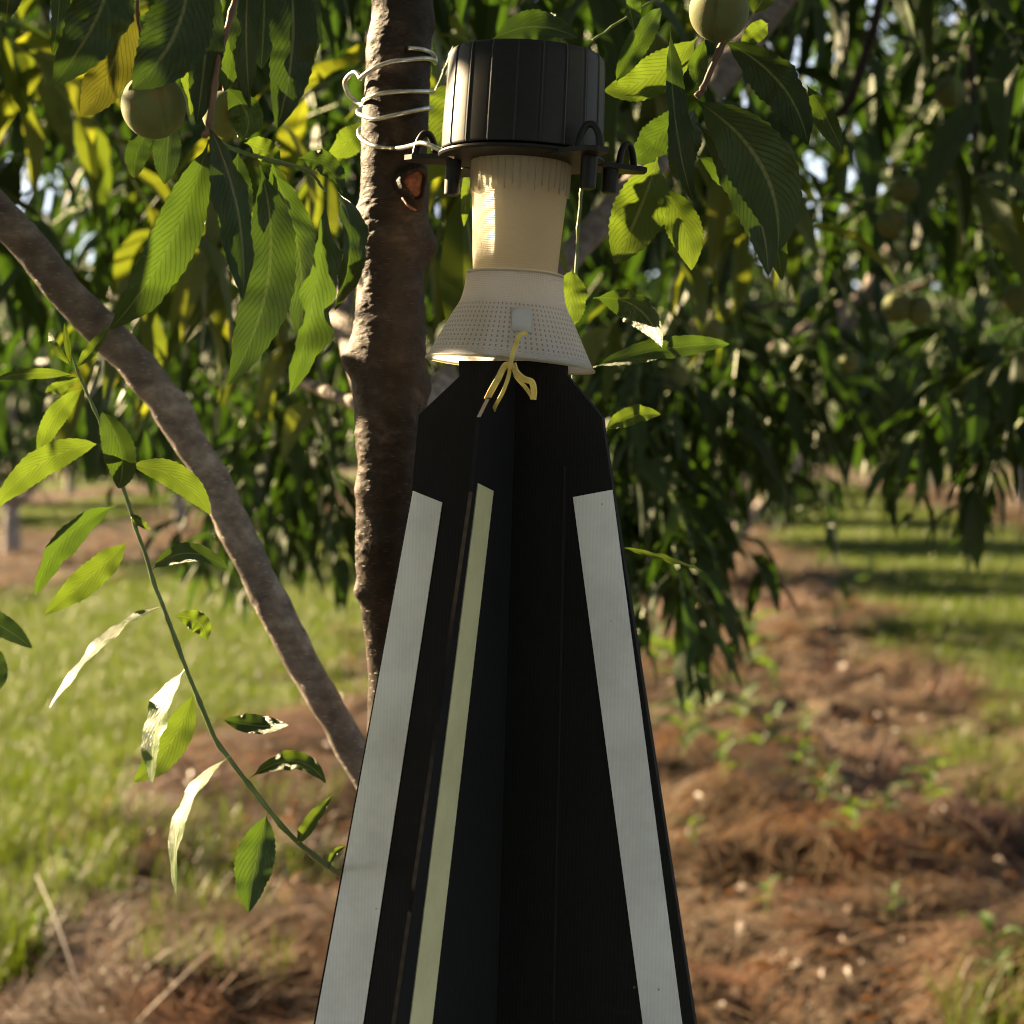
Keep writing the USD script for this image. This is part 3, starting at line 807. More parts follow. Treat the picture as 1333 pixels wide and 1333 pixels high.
# little flat window let into the funnel, where the tie is threaded
wa = -1.45
win = []
for (da, z) in ((-0.16, 66), (0.17, 66), (0.15, 34), (-0.12, 36)):
    r = np.interp(z, [0, 24, 44, 62, 74], [110, 98, 88, 79, 72]) + 1.2
    win.append(H(r * math.cos(wa + da), r * math.sin(wa + da), z))
win = np.array(win)
ndir = norm(np.cross(win[1] - win[0], win[3] - win[0]))
ndir = ndir if ndir[1] < 0 else -ndir
wm = trimesh.convex.convex_hull(np.vstack([win, win + ndir * 0.0012]))
obj("tie_tab", wm, "tab_plastic", trap, label="small flat tab on the front of the funnel")
ribs = lambda a: 1 + 0.0 * a
jar = spline(np.array([(55, 117), (55.6, 130), (57.5, 160), (60, 195), (62.5, 225), (64, 240), (64.4, 254), (64.4, 270)]), 36)
me, uv = lathe(jar, 128)
obj("collection_jar", me, "jar_plastic", trap, smooth=True, uv=uv, label="cream translucent collection jar")
me, uv = lathe(spline(np.array([(50, 119), (52, 150), (55, 190), (58, 224), (59, 238), (0.01, 239)]), 20), 64)
obj("inner_cup", me, "cup_plastic", trap, smooth=True, uv=uv)
for k in range(40):
    a = k / 40 * 2 * np.pi
    z0 = 220 + 6 * (k % 2)
    pts = [H(63.6 * math.cos(a), 63.6 * math.sin(a), z0), H(64.6 * math.cos(a), 64.6 * math.sin(a), 266)]
    obj("jar_rib", tube(spline(pts, 3), PX * (1.1 + 0.5 * (k % 3 == 0)), 6), "jar_plastic", trap, smooth=True)

# screw lid: flat facets with a raised seam between each two
seams = 20


def lid_r(a):
    u = (a / (2 * np.pi) * seams + 0.35) % 1.0
    d = np.minimum(u, 1 - u)
    poly = math.cos(math.pi / seams) / np.cos((u - 0.5) * 2 * math.pi / seams)
    return poly * 0.5 + 0.5 + 0.009 * np.exp(-(d / 0.035) ** 2) - 0.004 * np.exp(-((d - 0.085) / 0.03) ** 2)


me, uv = lathe([(0.01, 273), (101, 273), (104, 274.5), (105, 277), (104.6, 310), (103.4, 355), (102.2, 390), (101, 399), (98.5, 402.5), (94, 403.5), (60, 403.5), (0.01, 403.5)], 640, lid_r)
lid = obj("lid", me, "black_plastic", trap, smooth=40, label="black ribbed screw lid")
me, uv = lathe([(60, 262), (100, 264), (107, 265), (109, 267.5), (108, 270), (100, 272.5), (60, 272.5)], 128)
obj("flange", me, "black_plastic", lid, smooth=40)


def hull(points):
    return trimesh.convex.convex_hull(np.asarray(points))


def ear(x, y, arch_h=31, arch_w=30, tilt=0.0, peg=None):
    """A flat arm out from the flange, an open arch standing on its end, a round peg under it."""
    a = math.atan2(y, x); r = math.hypot(x, y)
    ca, sa = math.cos(a), math.sin(a)

    def loc(u, w, z):
        return H(u * ca - w * sa, u * sa + w * ca, z)
    arm = hull([loc(u, w * k, z) for u, w in ((90, 30), (118, 22), (r + 6, 17), (r + 18, 9)) for k in (-1, 1) for z in (262.5, 269.0)])
    obj("ear", arm, "black_plastic", lid)
    pts = [loc(r - 8 + 0.8 * q, 0.6 * q, 268 + arch_h * g) for q, g in ((-arch_w / 2, 0), (-arch_w / 2.6, 0.55), (-arch_w / 5.5, 0.93), (0, 1), (arch_w / 5.5, 0.93), (arch_w / 2.6, 0.55), (arch_w / 2, 0))]
    obj("loop", tube(spline(pts, 28), PX * 4.6, 10), "black_plastic", lid, smooth=True)


def peg(x, y, z0, z1, r=10.5):
    prof = [(0.01, z1), (r - 2.5, z1), (r - 0.6, z1 + 1), (r, z1 + 3.5), (r, z0), (0.01, z0)]
    a = np.linspace(0, 2 * np.pi, 25)
    v = np.concatenate([H(x + q * np.cos(a), y + q * np.sin(a), np.full(25, z)) for q, z in prof])
    idx = np.arange(len(prof) * 25).reshape(-1, 25)
    q = np.stack([idx[:-1, :-1], idx[:-1, 1:], idx[1:, 1:], idx[1:, :-1]], -1).reshape(-1, 4)
    obj("peg", (v, np.vstack([q[:, [0, 1, 2]], q[:, [0, 2, 3]]])), "black_plastic", lid, smooth=40)


ear(-134, 26); ear(90, -110); ear(146, 22); ear(-80, 120)
peg(-88, 8, 266, 217); peg(86, -82, 266, 221); peg(117, 8, 266, 231)

# yellow tie knotted through the tab
def tie(pts, w, name="tie"):
    pts = spline([P(x, y, d) for x, y, d in pts], 36)
    t = norm(np.gradient(pts, axis=0)); s = norm(np.cross(t, FWD + 0.4 * UP)); nn = np.cross(s, t)
    w = np.asarray(w) * PX / 2
    v = np.stack([pts - s * w + nn * 0.0005, pts + s * w, pts + s * w * 0.6 - nn * 0.0008, pts - s * w - nn * 0.0004], 1).reshape(-1, 3)
    i = np.arange(36 * 4).reshape(36, 4); j = np.roll(i, -1, 1)
    obj("yellow_tie", (v, np.vstack([np.stack([i[:-1], j[:-1], j[1:]], -1).reshape(-1, 3), np.stack([i[:-1], j[1:], i[1:]], -1).reshape(-1, 3)])), "yellow_tie", trap, smooth=30)


RF = TD - 0.052
tie([(686, 434, RF + .006), (678, 435, RF + .002), (671, 450, RF - .001), (665, 472, RF - .004), (667, 480, RF - .004)], 6)
tie([(668, 478, RF - .004), (658, 476, RF), (648, 494, RF), (640, 508, RF + .002), (634, 520, RF + .006)], 8)
tie([(664, 474, RF - .004), (662, 490, RF), (654, 512, RF + .002), (645, 528, RF + .006), (640, 542, RF + .016)], 5)
tie([(668, 473, RF - .004), (672, 484, RF - .002), (682, 493, RF), (692, 497, RF), (695, 508, RF + .001), (694, 520, RF + .002)], 8)
tie([(668, 474, RF - .003), (672, 490, RF), (683, 503, RF + .001), (689, 511, RF + .002), (694, 519, RF + .003)], 5)


# ------------------------------------------------------------------ the peach tree that carries it
own = thing("peach_tree", (float(P(505, 1333, 1.62)[0]), 1.62, 0.0), label="nearest peach tree, its limbs and twigs framing the black trap", cat="tree", group="peach trees in rows")
TRUNK = [(525, -90, 1.375, 40), (524, 0, 1.375, 40), (520, 60, 1.375, 41.5), (516, 130, 1.375, 42), (513, 200, 1.375, 43), (513, 260, 1.378, 45), (511, 310, 1.380, 48), (508, 360, 1.382, 45), (508, 410, 1.384, 45), (506, 470, 1.386, 49), (508, 540, 1.390, 47),
         (508, 600, 1.395, 44), (506, 660, 1.405, 42), (502, 730, 1.420, 38), (505, 800, 1.440, 33), (512, 870, 1.460, 34), (515, 1000, 1.510, 38)]
BASE = np.array([own.loc[0], own.loc[1], 0.0])
tp = [P(a, b, c) for a, b, c, _ in TRUNK] + [BASE + [0, 0, 0.62], BASE + [0, 0, 0.3], BASE + [0, 0, -0.1]]
tr = [r * c / FOC for _, _, c, r in TRUNK] + [0.03, 0.06, 0.075]
NT = 620
path = spline(tp, NT)
rad = np.interp(np.linspace(0, 1, NT), np.linspace(0, 1, len(tr)), tr)


def bumps(spots):
    """Knots and swellings: (pixel, pixel, depth, width in px, height in px)."""
    pts = [(P(x, y, d), w * d / FOC, h * d / FOC) for x, y, d, w, h in spots]

    def f(c, ring, r):
        out = np.zeros(len(ring))
        for p, w, h in pts:
            dd = np.linalg.norm(c + ring * r - p, axis=1)
            out += h * np.exp(-(dd / w) ** 2)
        q = c + ring * r
        return out + 0.0017 * (np.abs(fbm(q * [150, 150, 190], 3, 77) - 0.5) * 2 - 0.25) * np.clip(fbm(q * 22, 2, 5) * 3 - 0.9, 0.15, 1)
    return f


knots = bumps([(464, 292, 1.380, 26, 9), (558, 320, 1.380, 20, 13), (462, 468, 1.386, 22, 14), (470, 372, 1.375, 12, -12), (477, 640, 1.395, 16, 7), (474, 770, 1.425, 14, 10), (538, 240, 1.350, 24, 6), (480, 600, 1.395, 24, -3), (565, 30, 1.375, 18, 5), (556, 505, 1.390, 20, 8), (500, 700, 1.390, 20, 4)])
obj("trunk", tube(path, rad, 110, 0.0016, 5, 42, knots), "bark_brown", own, smooth=True, label="upright brown limb beside the trap, wound with wire")
# pruning stub: a dark torn collar round a reddish cut
c = P(538, 240, 1.3535)
nrm_c = norm(np.array([0.28, -1, 0.05]))
ux = norm(np.cross(nrm_c, [0, 0, 1.0])); uy = np.cross(ux, nrm_c)
a = np.linspace(0, 2 * np.pi, 40, endpoint=False)
rad_in = 12 * PX * (1 + 0.18 * np.sin(3 * a + 1))
ringv = [c + nrm_c * 0.004 * 0 - nrm_c * 0.004] 
rows = []
for k, (s, h) in enumerate(((0.01, 0.003), (0.5, 0.0042), (1.0, 0.003), (1.25, 0.0065), (1.6, 0.005), (2.0, -0.004))):
    jit = 0.0022 * (noise(np.stack([np.cos(a) * 3, np.sin(a) * 3, np.full(40, k * 1.7)], -1) * 2.1, 4) - 0.5) * (k > 2)
    rows.append(c + np.outer(rad_in * s * np.cos(a), ux) + np.outer(rad_in * s * 1.35 * np.sin(a), uy) + np.outer(h + jit * 2, nrm_c))
v = np.concatenate(rows)
idx = np.arange(len(v)).reshape(-1, 40); nx = np.roll(idx, -1, 1)
ff = np.concatenate([np.stack([idx[:-1], nx[:-1], nx[1:]], -1).reshape(-1, 3), np.stack([idx[:-1], nx[1:], idx[1:]], -1).reshape(-1, 3)])
obj("pruning_scar", (v[:120], ff[(ff < 120).all(1)]), "cut_wood", own, smooth=True, label="reddish cut face of a pruned stub")
obj("scar_collar", (v[80:] , ff[(ff >= 80).all(1)] - 80), "bark_brown", own, smooth=True)
obj("bark_curl", tube(spline([P(524, 258, 1.345), P(530, 266, 1.339), P(536, 271, 1.34), P(541, 274, 1.343)], 10), [0.0009] * 10, 5), "cut_wood", own, smooth=True)
# other limbs
def limb(spec, mt="bark_grey", sides=24, rough=0.0025, seed=1, name="limb", knot=None, n=90, **kw):
    pts = [P(x, y, d) for x, y, d, w in spec]
    r = [w * d / FOC / 2 for x, y, d, w in spec]
    pth = spline(pts, n)
    obj(name, tube(pth, np.interp(np.linspace(0, 1, n), np.linspace(0, 1, len(r)), r), sides, rough, seed, 40, knot), mt, own, smooth=True, **kw)
    return pth


lk = bumps([(270, 672, 1.57, 12, 14), (345, 800, 1.58, 18, 8), (250, 520, 1.57, 20, 5), (305, 700, 1.56, 14, 6), (405, 900, 1.59, 16, 6), (180, 500, 1.56, 18, 5), (70, 370, 1.55, 18, 6), (300, 612, 1.55, 16, 5), (420, 830, 1.57, 14, 5)])
limb([(-150, 150, 1.53, 43), (-60, 220, 1.54, 45), (20, 300, 1.55, 46), (95, 392, 1.56, 48), (190, 490, 1.57, 48), (262, 600, 1.58, 46), (322, 720, 1.59, 45), (382, 840, 1.6, 43), (440, 945, 1.61, 42), (500, 1060, 1.62, 43), (520, 1200, 1.62, 80), (510, 1400, 1.62, 110)], seed=8, knot=lk, n=160, label="grey limb slanting from the lower middle up to the left edge")
limb([(548, 530, 1.9, 36), (600, 478, 1.95, 36), (740, 335, 2.05, 36), (880, 180, 2.15, 38), (940, 100, 2.2, 38), (1030, -20, 2.25, 36), (1100, -120, 2.3, 34)], seed=12, label="slender limb rising behind the funnel to the upper right")
limb([(520, 900, 1.6, 50), (530, 700, 1.75, 44), (548, 530, 1.9, 38)], seed=14)
limb([(380, 492, 2.2, 14), (420, 508, 2.15, 16), (475, 530, 2.0, 18), (530, 560, 1.9, 20)], seed=15)
limb([(440, 380, 1.8, 44), (452, 415, 1.75, 46), (470, 470, 1.7, 46), (500, 560, 1.6, 46)], seed=16)
limb([(960, 490, 4.2, 20), (1010, 458, 4.2, 24), (1060, 425, 4.25, 24), (1100, 400, 4.3, 20)], seed=17)
limb([(1010, 120, 3.0, 8), (1090, 150, 3.0, 12), (1130, 60, 3.0, 14), (1160, -60, 3.0, 16)], "bark_brown", 10, seed=18, name="branch")
limb([(1300, 330, 3.2, 8), (1285, 260, 3.2, 8), (1270, 180, 3.2, 10), (1262, 60, 3.2, 10)], "bark_brown", 10, seed=19, name="branch")

# ---- leaves that stand sharp before the camera, each one its own piece
def big_leaf(parent, b, t, w, mid=(0, 0), d=1.2, dt=0.0, roll=0.0, m="leaf_mid", fold=0.28, wave=0.25, seed=0, dm=0.0, curl=0.0, n=34, glint=False):
    """Leaf from its base to its tip (photograph points at depth d and d + dt); mid bends it, roll turns its face."""
    rs = np.random.default_rng(seed + 1000 + int(b[0] * 7 + t[1] * 3))
    p0, p2 = P(b[0], b[1], d), P(t[0], t[1], d + dt)
    if not glint:
        curl, dm, wave = curl + 32 * rs.normal(), dm + 0.008 * rs.normal(), wave * rs.uniform(0.7, 1.7)
    pm = 0.5 * (p0 + p2) + (mid[0] * RIGHT - mid[1] * UP) * d / FOC + FWD * dm
    p1 = 2 * pm - 0.5 * (p0 + p2)
    s = np.linspace(0, 1, n)[:, None]
    cl = (1 - s) ** 2 * p0 + 2 * s * (1 - s) * p1 + s ** 2 * p2
    T = norm(np.gradient(cl, axis=0))
    toward = norm(CAM - pm)
    S0 = norm(np.cross(T, toward))
    N0 = np.cross(S0, T)
    if glint:                          # turned so that it mirrors the sun to where the photographer stands
        hv = norm(SUN + toward)
        mid_s, mid_n = S0[n // 2], N0[n // 2]
        g = math.degrees(math.atan2(-np.dot(hv, mid_s), np.dot(hv, mid_n)))
        roll = g + roll
    rr = np.radians(roll) + np.radians(curl) * (s[:, 0] - 0.5)
    S = S0 * np.cos(rr)[:, None] + N0 * np.sin(rr)[:, None]
    N = np.cross(S, T)
    prof = (np.clip(s[:, 0] - 0.05, 0, 1) ** 0.75) * (1 - s[:, 0]) ** 0.85
    prof = prof / prof.max()
    prof = np.maximum(prof, 0.035 * (s[:, 0] < 0.5))
    half = w * d / FOC / 2 * prof
    teeth = np.where(np.arange(n) % 2 == 0, 1.0, 0.93)
    J = np.linspace(-1, 1, 7)
    ph = rs.random(4) * 6.28
    v = np.empty((n, 7, 3)); uv = np.empty((n, 7, 2))
    L = np.linalg.norm(p2 - p0)
    for j, q in enumerate(J):
        wj = half * (teeth if abs(q) == 1 else 1)
        ripple = wave * half * abs(q) ** 1.5 * (0.6 * np.sin(s[:, 0] * 17 + ph[0] + (q > 0) * ph[1]) + 0.4 * np.sin(s[:, 0] * 31 + ph[2] + (q > 0) * ph[3]))
        cup = half * abs(q) * math.sin(fold) * 1.2 - half * 0.25 * fold * q * q
        v[:, j] = cl + S * (q * wj * math.cos(fold))[:, None] + N * (cup + ripple)[:, None]
        uv[:, j] = np.stack([np.full(n, 0.5 + q / 2), s[:, 0] * np.clip(L / 0.11, 0.3, 1.3)], -1)
    idx = np.arange(n * 7).reshape(n, 7)
    q4 = np.stack([idx[:-1, :-1], idx[:-1, 1:], idx[1:, 1:], idx[1:, :-1]], -1).reshape(-1, 4)
    obj("leaf", (v.reshape(-1, 3), np.vstack([q4[:, [0, 1, 2]], q4[:, [0, 2, 3]]])), m, parent, smooth=True, uv=uv.reshape(-1, 2))


def twig(name, spec, mt="twig_brown", **kw):
    pts = [P(x, y, d) for x, y, d, w in spec]
    r = [w * d / FOC / 2 for x, y, d, w in spec]
    n = 16 * len(spec)
    c = spline(pts, n)
    wob = np.stack([fbm(np.stack([np.linspace(0, len(spec) * 1.3, n), np.full(n, q), np.zeros(n)], -1), 2, 90 + q) - 0.5 for q in range(3)], -1)
    rr = np.interp(np.linspace(0, 1, n), np.linspace(0, 1, len(r)), r)
    rr = rr * (1 + 0.32 * np.exp(-((np.arange(n) % 13 - 6.0) / 1.3) ** 2))
    return obj(name, tube(c + wob * 0.0022, rr, 10, 0.0003, 4, 300), mt, own, smooth=True, **kw)


D1 = 1.17
tw = twig("hanging_twig", [(330, -90, D1, 9), (300, 20, D1, 8), (283, 90, D1, 8), (272, 165, D1, 9), (266, 178, D1, 9)], label="leafy twig hanging at the upper left")
B_ = big_leaf
B_(tw, (272, 182), (142, 430), 70, (14, 22), D1, -.02, 18, "leaf_mid", .34, .22)
B_(tw, (270, 160), (316, 392), 62, (14, -8), D1 - .02, -.02, -30, "leaf_dark", .5, .2)
B_(tw, (338, 215), (296, 502), 74, (30, 0), D1 + .01, .0, 8, "leaf_dark", .25, .2)
B_(tw, (352, 218), (390, 452), 58, (16, -10), D1 + .03, .01, -12, "leaf_mid", .25, .25)
B_(tw, (424, 262), (376, 514), 62, (8, 10), D1 - .005, -.02, 38, "leaf_mid", .5, .3)
B_(tw, (388, 206), (446, 252), 36, (6, -14), D1, -.01, 20, "leaf_mid", .4, .2)
B_(tw, (440, 250), (436, 404), 46, (24, 0), D1 + .03, 0, 35, "leaf_dark", .5, .25)
B_(tw, (246, -50), (172, 116), 96, (18, 8), D1 - .02, -.01, 10, "leaf_dark", .3, .15)
B_(tw, (150, -80), (68, 112), 84, (22, 0), D1 - .03, -.01, 15, "leaf_dark", .3, .2)
B_(tw, (172, 0), (105, 152), 62, (6, 10), D1 + .03, .01, 10, "leaf_yellow", .2, .2)
B_(tw, (276, -40), (256, 164), 50, (2, 0), D1 + .0, 0, 0, "leaf_dark", .3, .2)
B_(tw, (296, -40), (292, 120), 46, (6, 0), D1 + .02, 0, 14, "leaf_mid", .3, .2)
B_(tw, (326, -50), (326, 142), 44, (-4, 0), D1 + .02, 0, -20, "leaf_dark", .3, .2)
B_(tw, (372, -60), (360, 168), 66, (16, 0), D1, 0, 6, "leaf_dark", .28, .2)
B_(tw, (395, -60), (386, 116), 40, (8, 0), D1 + .04, 0, 6, "leaf_dark", .28, .2)
B_(tw, (345, -40), (340, 90), 50, (0, 0), D1 + .05, 0, 0, "leaf_dark", .28, .2)
B_(tw, (292, 112), (312, 184), 52, (18, 0), D1 + .05, 0, -25, "leaf_mid", .2, .2)
B_(tw, (196, 170), (175, 232), 34, (0, 0), D1 + .04, 0, 10, "leaf_dark", .3, .2)
B_(tw, (222, 150), (214, 240), 40, (0, 0), D1 + .05, 0, -10, "leaf_dark", .3, .2)
B_(tw, (226, 50), (248, 150), 26, (2, 0), D1 + .03, 0, 40, "leaf_bright", .4, .2)
B_(tw, (310, 195), (300, 330), 50, (0, 0), D1 + .04, .02, 0, "leaf_dark", .3, .2)
B_(tw, (352, 208), (362, 330), 46, (10, 0), D1 + .05, .02, -14, "leaf_mid", .3, .2)
B_(tw, (318, 186), (366, 216), 34, (0, -8), D1 + .02, 0, 15, "leaf_bright", .3, .2)
B_(tw, (30, -60), (8, 30), 40, (0, 0), D1, 0, 0, "leaf_dark", .3, .2)
B_(tw, (75, -60), (68, 72), 30, (4, 0), D1 + .03, 0, 30, "leaf_mid", .4, .2)
twig("side_twig", [(268, 172, D1, 6), (310, 196, D1, 5), (350, 208, D1, 5), (400, 224, D1, 4.5), (424, 250, D1, 4)], "twig_green")
twig("side_twig", [(180, -70, D1 - .02, 6), (178, 0, D1, 5), (184, 50, D1 + .02, 4)], "twig_brown")
tw = twig("hanging_twig", [(590, 60, 1.42, 4), (575, 100, 1.42, 4), (560, 140, 1.42, 3)], "twig_green", label="leafy twig seen between the upright limb and the lid")
B_(tw, (596, 95), (555, 208), 66, (10, 0), 1.42, 0, -10, "leaf_bright", .15, .15)
B_(tw, (476, 155), (428, 197), 40, (0, 4), 1.45, 0, 10, "leaf_bright", .15, .15)
B_(tw, (612, 210), (604, 295), 16, (0, 0), 1.42, 0, 20, "leaf_bright", .15, .15)

D2 = 1.24
tw = twig("hanging_twig", [(1010, -90, D2, 9), (960, 10, D2, 8), (918, 110, D2, 8), (905, 126, D2, 8)], "twig_brown", label="leafy twig hanging at the upper right beside the lid")
B_(tw, (902, 128), (1012, 328), 92, (34, -12), D2 - .01, -.02, -8, "leaf_mid", .25, .15)
B_(tw, (940, 52), (1052, 190), 66, (22, -14), D2, -.01, -22, "leaf_dark", .3, .2)
B_(tw, (1050, 110), (1098, 200), 34, (6, -4), D2 + .02, 0, -20, "leaf_mid", .3, .2)
B_(tw, (872, 30), (902, 262), 42, (-10, 20), D2 + .0, 0, 32, "leaf_dark", .5, .3)
B_(tw, (906, 160), (1000, 360), 60, (24, -14), D2 + .03, .02, -15, "leaf_dark", .3, .2)
B_(tw, (900, 200), (1018, 366), 52, (24, -20), D2 + .05, .03, -25, "leaf_mid", .3, .2)
B_(tw, (918, 50), (912, 112), 30, (-6, 0), D2, 0, 20, "leaf_mid", .3, .2)
B_(tw, (905, 140), (884, 235), 46, (-8, 6), D2 + .04, 0, 15, "leaf_mid", .3, .2)
B_(tw, (908, 48), (786, 118), 56, (4, 14), 1.33, .0, 12, "leaf_bright", .2, .2)
B_(tw, (856, 205), (800, 344), 74, (4, 0), 1.34, .01, 8, "leaf_bright", .2, .2)
B_(tw, (862, 240), (900, 352), 50, (8, -6), 1.34, .01, -8, "leaf_bright", .2, .15)
B_(tw, (895, 140), (820, 215), 52, (0, 0), 1.36, .02, 20, "leaf_mid", .2, .15)
B_(tw, (640, 52), (752, 50), 46, (0, -24), 1.38, 0, 10, "leaf_dark", .3, .2)
B_(tw, (815, -20), (826, 40), 30, (0, 0), 1.3, 0, 40, "leaf_mid", .5, .3)
B_(tw, (772, 388), (862, 452), 50, (14, -22), 1.36, -.03, -20, "leaf_mid", .45, .2)
B_(tw, (772, 478), (950, 448), 34, (0, -6), 1.36, 0, 20, "leaf_mid", .3, .3)
B_(tw, (786, 560), (860, 540), 28, (0, -8), 1.36, 0, 20, "leaf_bright", .3, .3)
B_(tw, (806, 712), (916, 744), 10, (0, -2), 1.36, 0, 40, "leaf_bright", .3, .3)
B_(tw, (745, 350), (740, 430), 44, (0, 0), 1.36, 0, 15, "leaf_bright", .3, .2)
B_(tw, (980, 20), (1010, -30), 30, (0, 0), D2 + .03, 0, 0, "leaf_bright", .3, .2)
B_(tw, (800, 110), (860, 10), 34, (0, 0), 1.33, 0, 0, "leaf_mid", .3, .2)
B_(tw, (1000, 30), (965, 60), 28, (0, 0), D2 + .02, 0, 0, "leaf_bright", .3, .2)
twig("side_twig", [(770, 52, 1.36, 3), (800, 32, 1.36, 3), (860, -4, 1.36, 4), (900, -30, 1.36, 4)], "twig_green")
twig("side_twig", [(758, 230, 1.38, 4), (752, 300, 1.38, 4), (748, 400, 1.38, 4), (745, 480, 1.38, 4), (748, 540, 1.38, 4)], "twig_green")

# the young shoot at the left, springing from low on the tree
D3 = 1.2
sh = twig("young_shoot", [(520, 1170, D3 + .35, 9.5), (470, 1148, D3 + .22, 8.2), (440, 1136, D3 + .13, 7.5), (385, 1095, D3 + .02, 6.8), (330, 1030, D3, 6.5), (280, 960, D3, 6.1), (245, 880, D3, 5.8), (205, 770, D3, 5.4), (172, 670, D3, 5.1), (148, 600, D3, 4.8), (125, 540, D3, 4.1), (100, 482, D3, 3.4), (84, 448, D3, 2.7)],
          "twig_green", label="young green shoot with narrow leaves at the lower left")
B_(sh, (132, 578), (-14, 668), 40, (-4, -20), D3, -.03, 10, "leaf_bright", .2, .15)
B_(sh, (128, 528), (154, 636), 48, (18, 4), D3 - .02, .02, -18, "leaf_mid", .3, .1)
B_(sh, (166, 606), (274, 670), 38, (10, -16), D3 + .02, .01, 12, "leaf_bright", .2, .15)
B_(sh, (150, 658), (46, 776), 43, (-12, -12), D3 - .02, -.02, 30, "leaf_mid", .45, .15)
B_(sh, (166, 705), (58, 800), 40, (8, -4), D3 + .03, .01, 10, "leaf_bright", .2, .15)
B_(sh, (198, 742), (298, 742), 29, (0, -22), D3, -.02, 12, "leaf_mid", .4, .12)
B_(sh, (208, 790), (64, 922), 26, (0, -22), D3, -.03, 4, "leaf_bright", .15, .25, glint=True)
B_(sh, (226, 802), (268, 834), 29, (10, -8), D3 + .02, 0, 0, "leaf_bright", .2, .2)
B_(sh, (240, 872), (198, 1022), 50, (-12, -8), D3 - .02, -.01, 4, "leaf_bright", .25, .16, glint=True)
B_(sh, (252, 900), (174, 1018), 45, (10, 8), D3 + .03, .01, 5, "leaf_bright", .2, .15)
B_(sh, (288, 936), (376, 944), 31, (0, 6), D3, -.02, 15, "leaf_mid", .5, .14)
B_(sh, (300, 984), (230, 1168), 33, (-26, -16), D3 - .01, -.03, 0, "leaf_bright", .2, .2, glint=True)
B_(sh, (326, 1012), (424, 1020), 29, (8, -24), D3, -.02, 15, "leaf_bright", .4, .3)
B_(sh, (348, 1058), (324, 1188), 58, (-4, 0), D3 - .02, -.01, -6, "leaf_mid", .45, .12)
B_(sh, (388, 1098), (432, 1036), 22, (-6, 6), D3, -.01, 20, "leaf_bright", .4, .2)
B_(sh, (428, 1134), (450, 1102), 10, (-4, -6), D3 + .04, .0, 20, "leaf_bright", .4, .2)
B_(sh, (108, 505), (50, 592), 31, (-6, -6), D3 + .02, .01, 18, "leaf_bright", .25, .15)
B_(sh, (96, 488), (-6, 494), 17, (0, -4), D3, 0, 20, "leaf_bright", .3, .2)
B_(sh, (92, 476), (64, 432), 12, (0, 0), D3, 0, 20, "leaf_bright", .4, .2)
B_(sh, (92, 474), (84, 420), 10, (0, 0), D3, 0, -20, "leaf_bright", .4, .2)
B_(sh, (100, 478), (142, 424), 19, (-4, 4), D3, 0, 20, "leaf_bright", .4, .2)
B_(sh, (104, 492), (60, 512), 21, (0, 0), D3, 0, 20, "leaf_bright", .4, .2)
B_(sh, (168, 668), (196, 690), 12, (0, 0), D3, 0, 0, "leaf_bright", .3, .2)
# leaf tips that enter from the left edge
tw = twig("hanging_twig", [(-60, 700, D1, 6), (-50, 780, D1, 6), (-46, 830, D1, 5)], "twig_brown", label="twig whose leaf tips enter at the left edge")
B_(tw, (-60, 790), (42, 844), 34, (0, -6), D1, 0, 10, "leaf_dark", .3, .2)
B_(tw, (-40, 830), (-4, 900), 36, (8, 0), D1, 0, 10, "leaf_dark", .3, .2)


# ---- the wire that holds the trap on the limb
def trunk_r(py):
    return float(np.interp(py, [b for _, b, _, _ in TRUNK], [r for *_, r in TRUNK])) * 1.375 / FOC


WIRE = [(518, 193, -1.14), (492, 191, -1.1), (474, 184, -.6), (467, 174, 0), (472, 166, .6), (500, 158, 1.15), (540, 150, 1.0), (560, 142, .3),
        (556, 141, -.5), (530, 146, -1.08), (510, 151, -1.14), (488, 155, -1.0), (472, 151, -.5), (466, 147, 0), (470, 142, .5), (500, 134, 1.15), (540, 126, 1.0), (563, 120, .3), (556, 119, -.5), (530, 119, -1.1), (508, 120, -1.14), (488, 124, -1.0), (475, 130, -.5), (471, 136, -.1),
        (462, 131, 0.1), (453, 121, .05), (449, 108, 0), (455, 98, -.2), (462, 94, -.5), (467, 98, -.7), (469, 102, -.8), (476, 96, -.9), (489, 88, -1.1), (508, 81, -1.16), (530, 78, -1.14), (552, 76, -.9), (563, 78, -.3), (567, 82, .1), (566, 74, .1), (562, 69, -.3), (552, 65, -.9), (540, 63, -1.1), (531, 62.5, -1.16)]
w3 = [P(592, 204, 1.262), P(576, 197, 1.262), P(562, 190, 1.264), P(549, 186, 1.27), P(538, 189, 1.29)] + [P(a, b, 1.375 + s * (trunk_r(b) + 0.0012)) for a, b, s in WIRE]
obj("hanging_wire", tube(spline(w3, 420), 0.00155, 10), "metal_wire", smooth=True, label="bright metal wire coiled around the upright limb and through the lid's left loop", cat="wire")


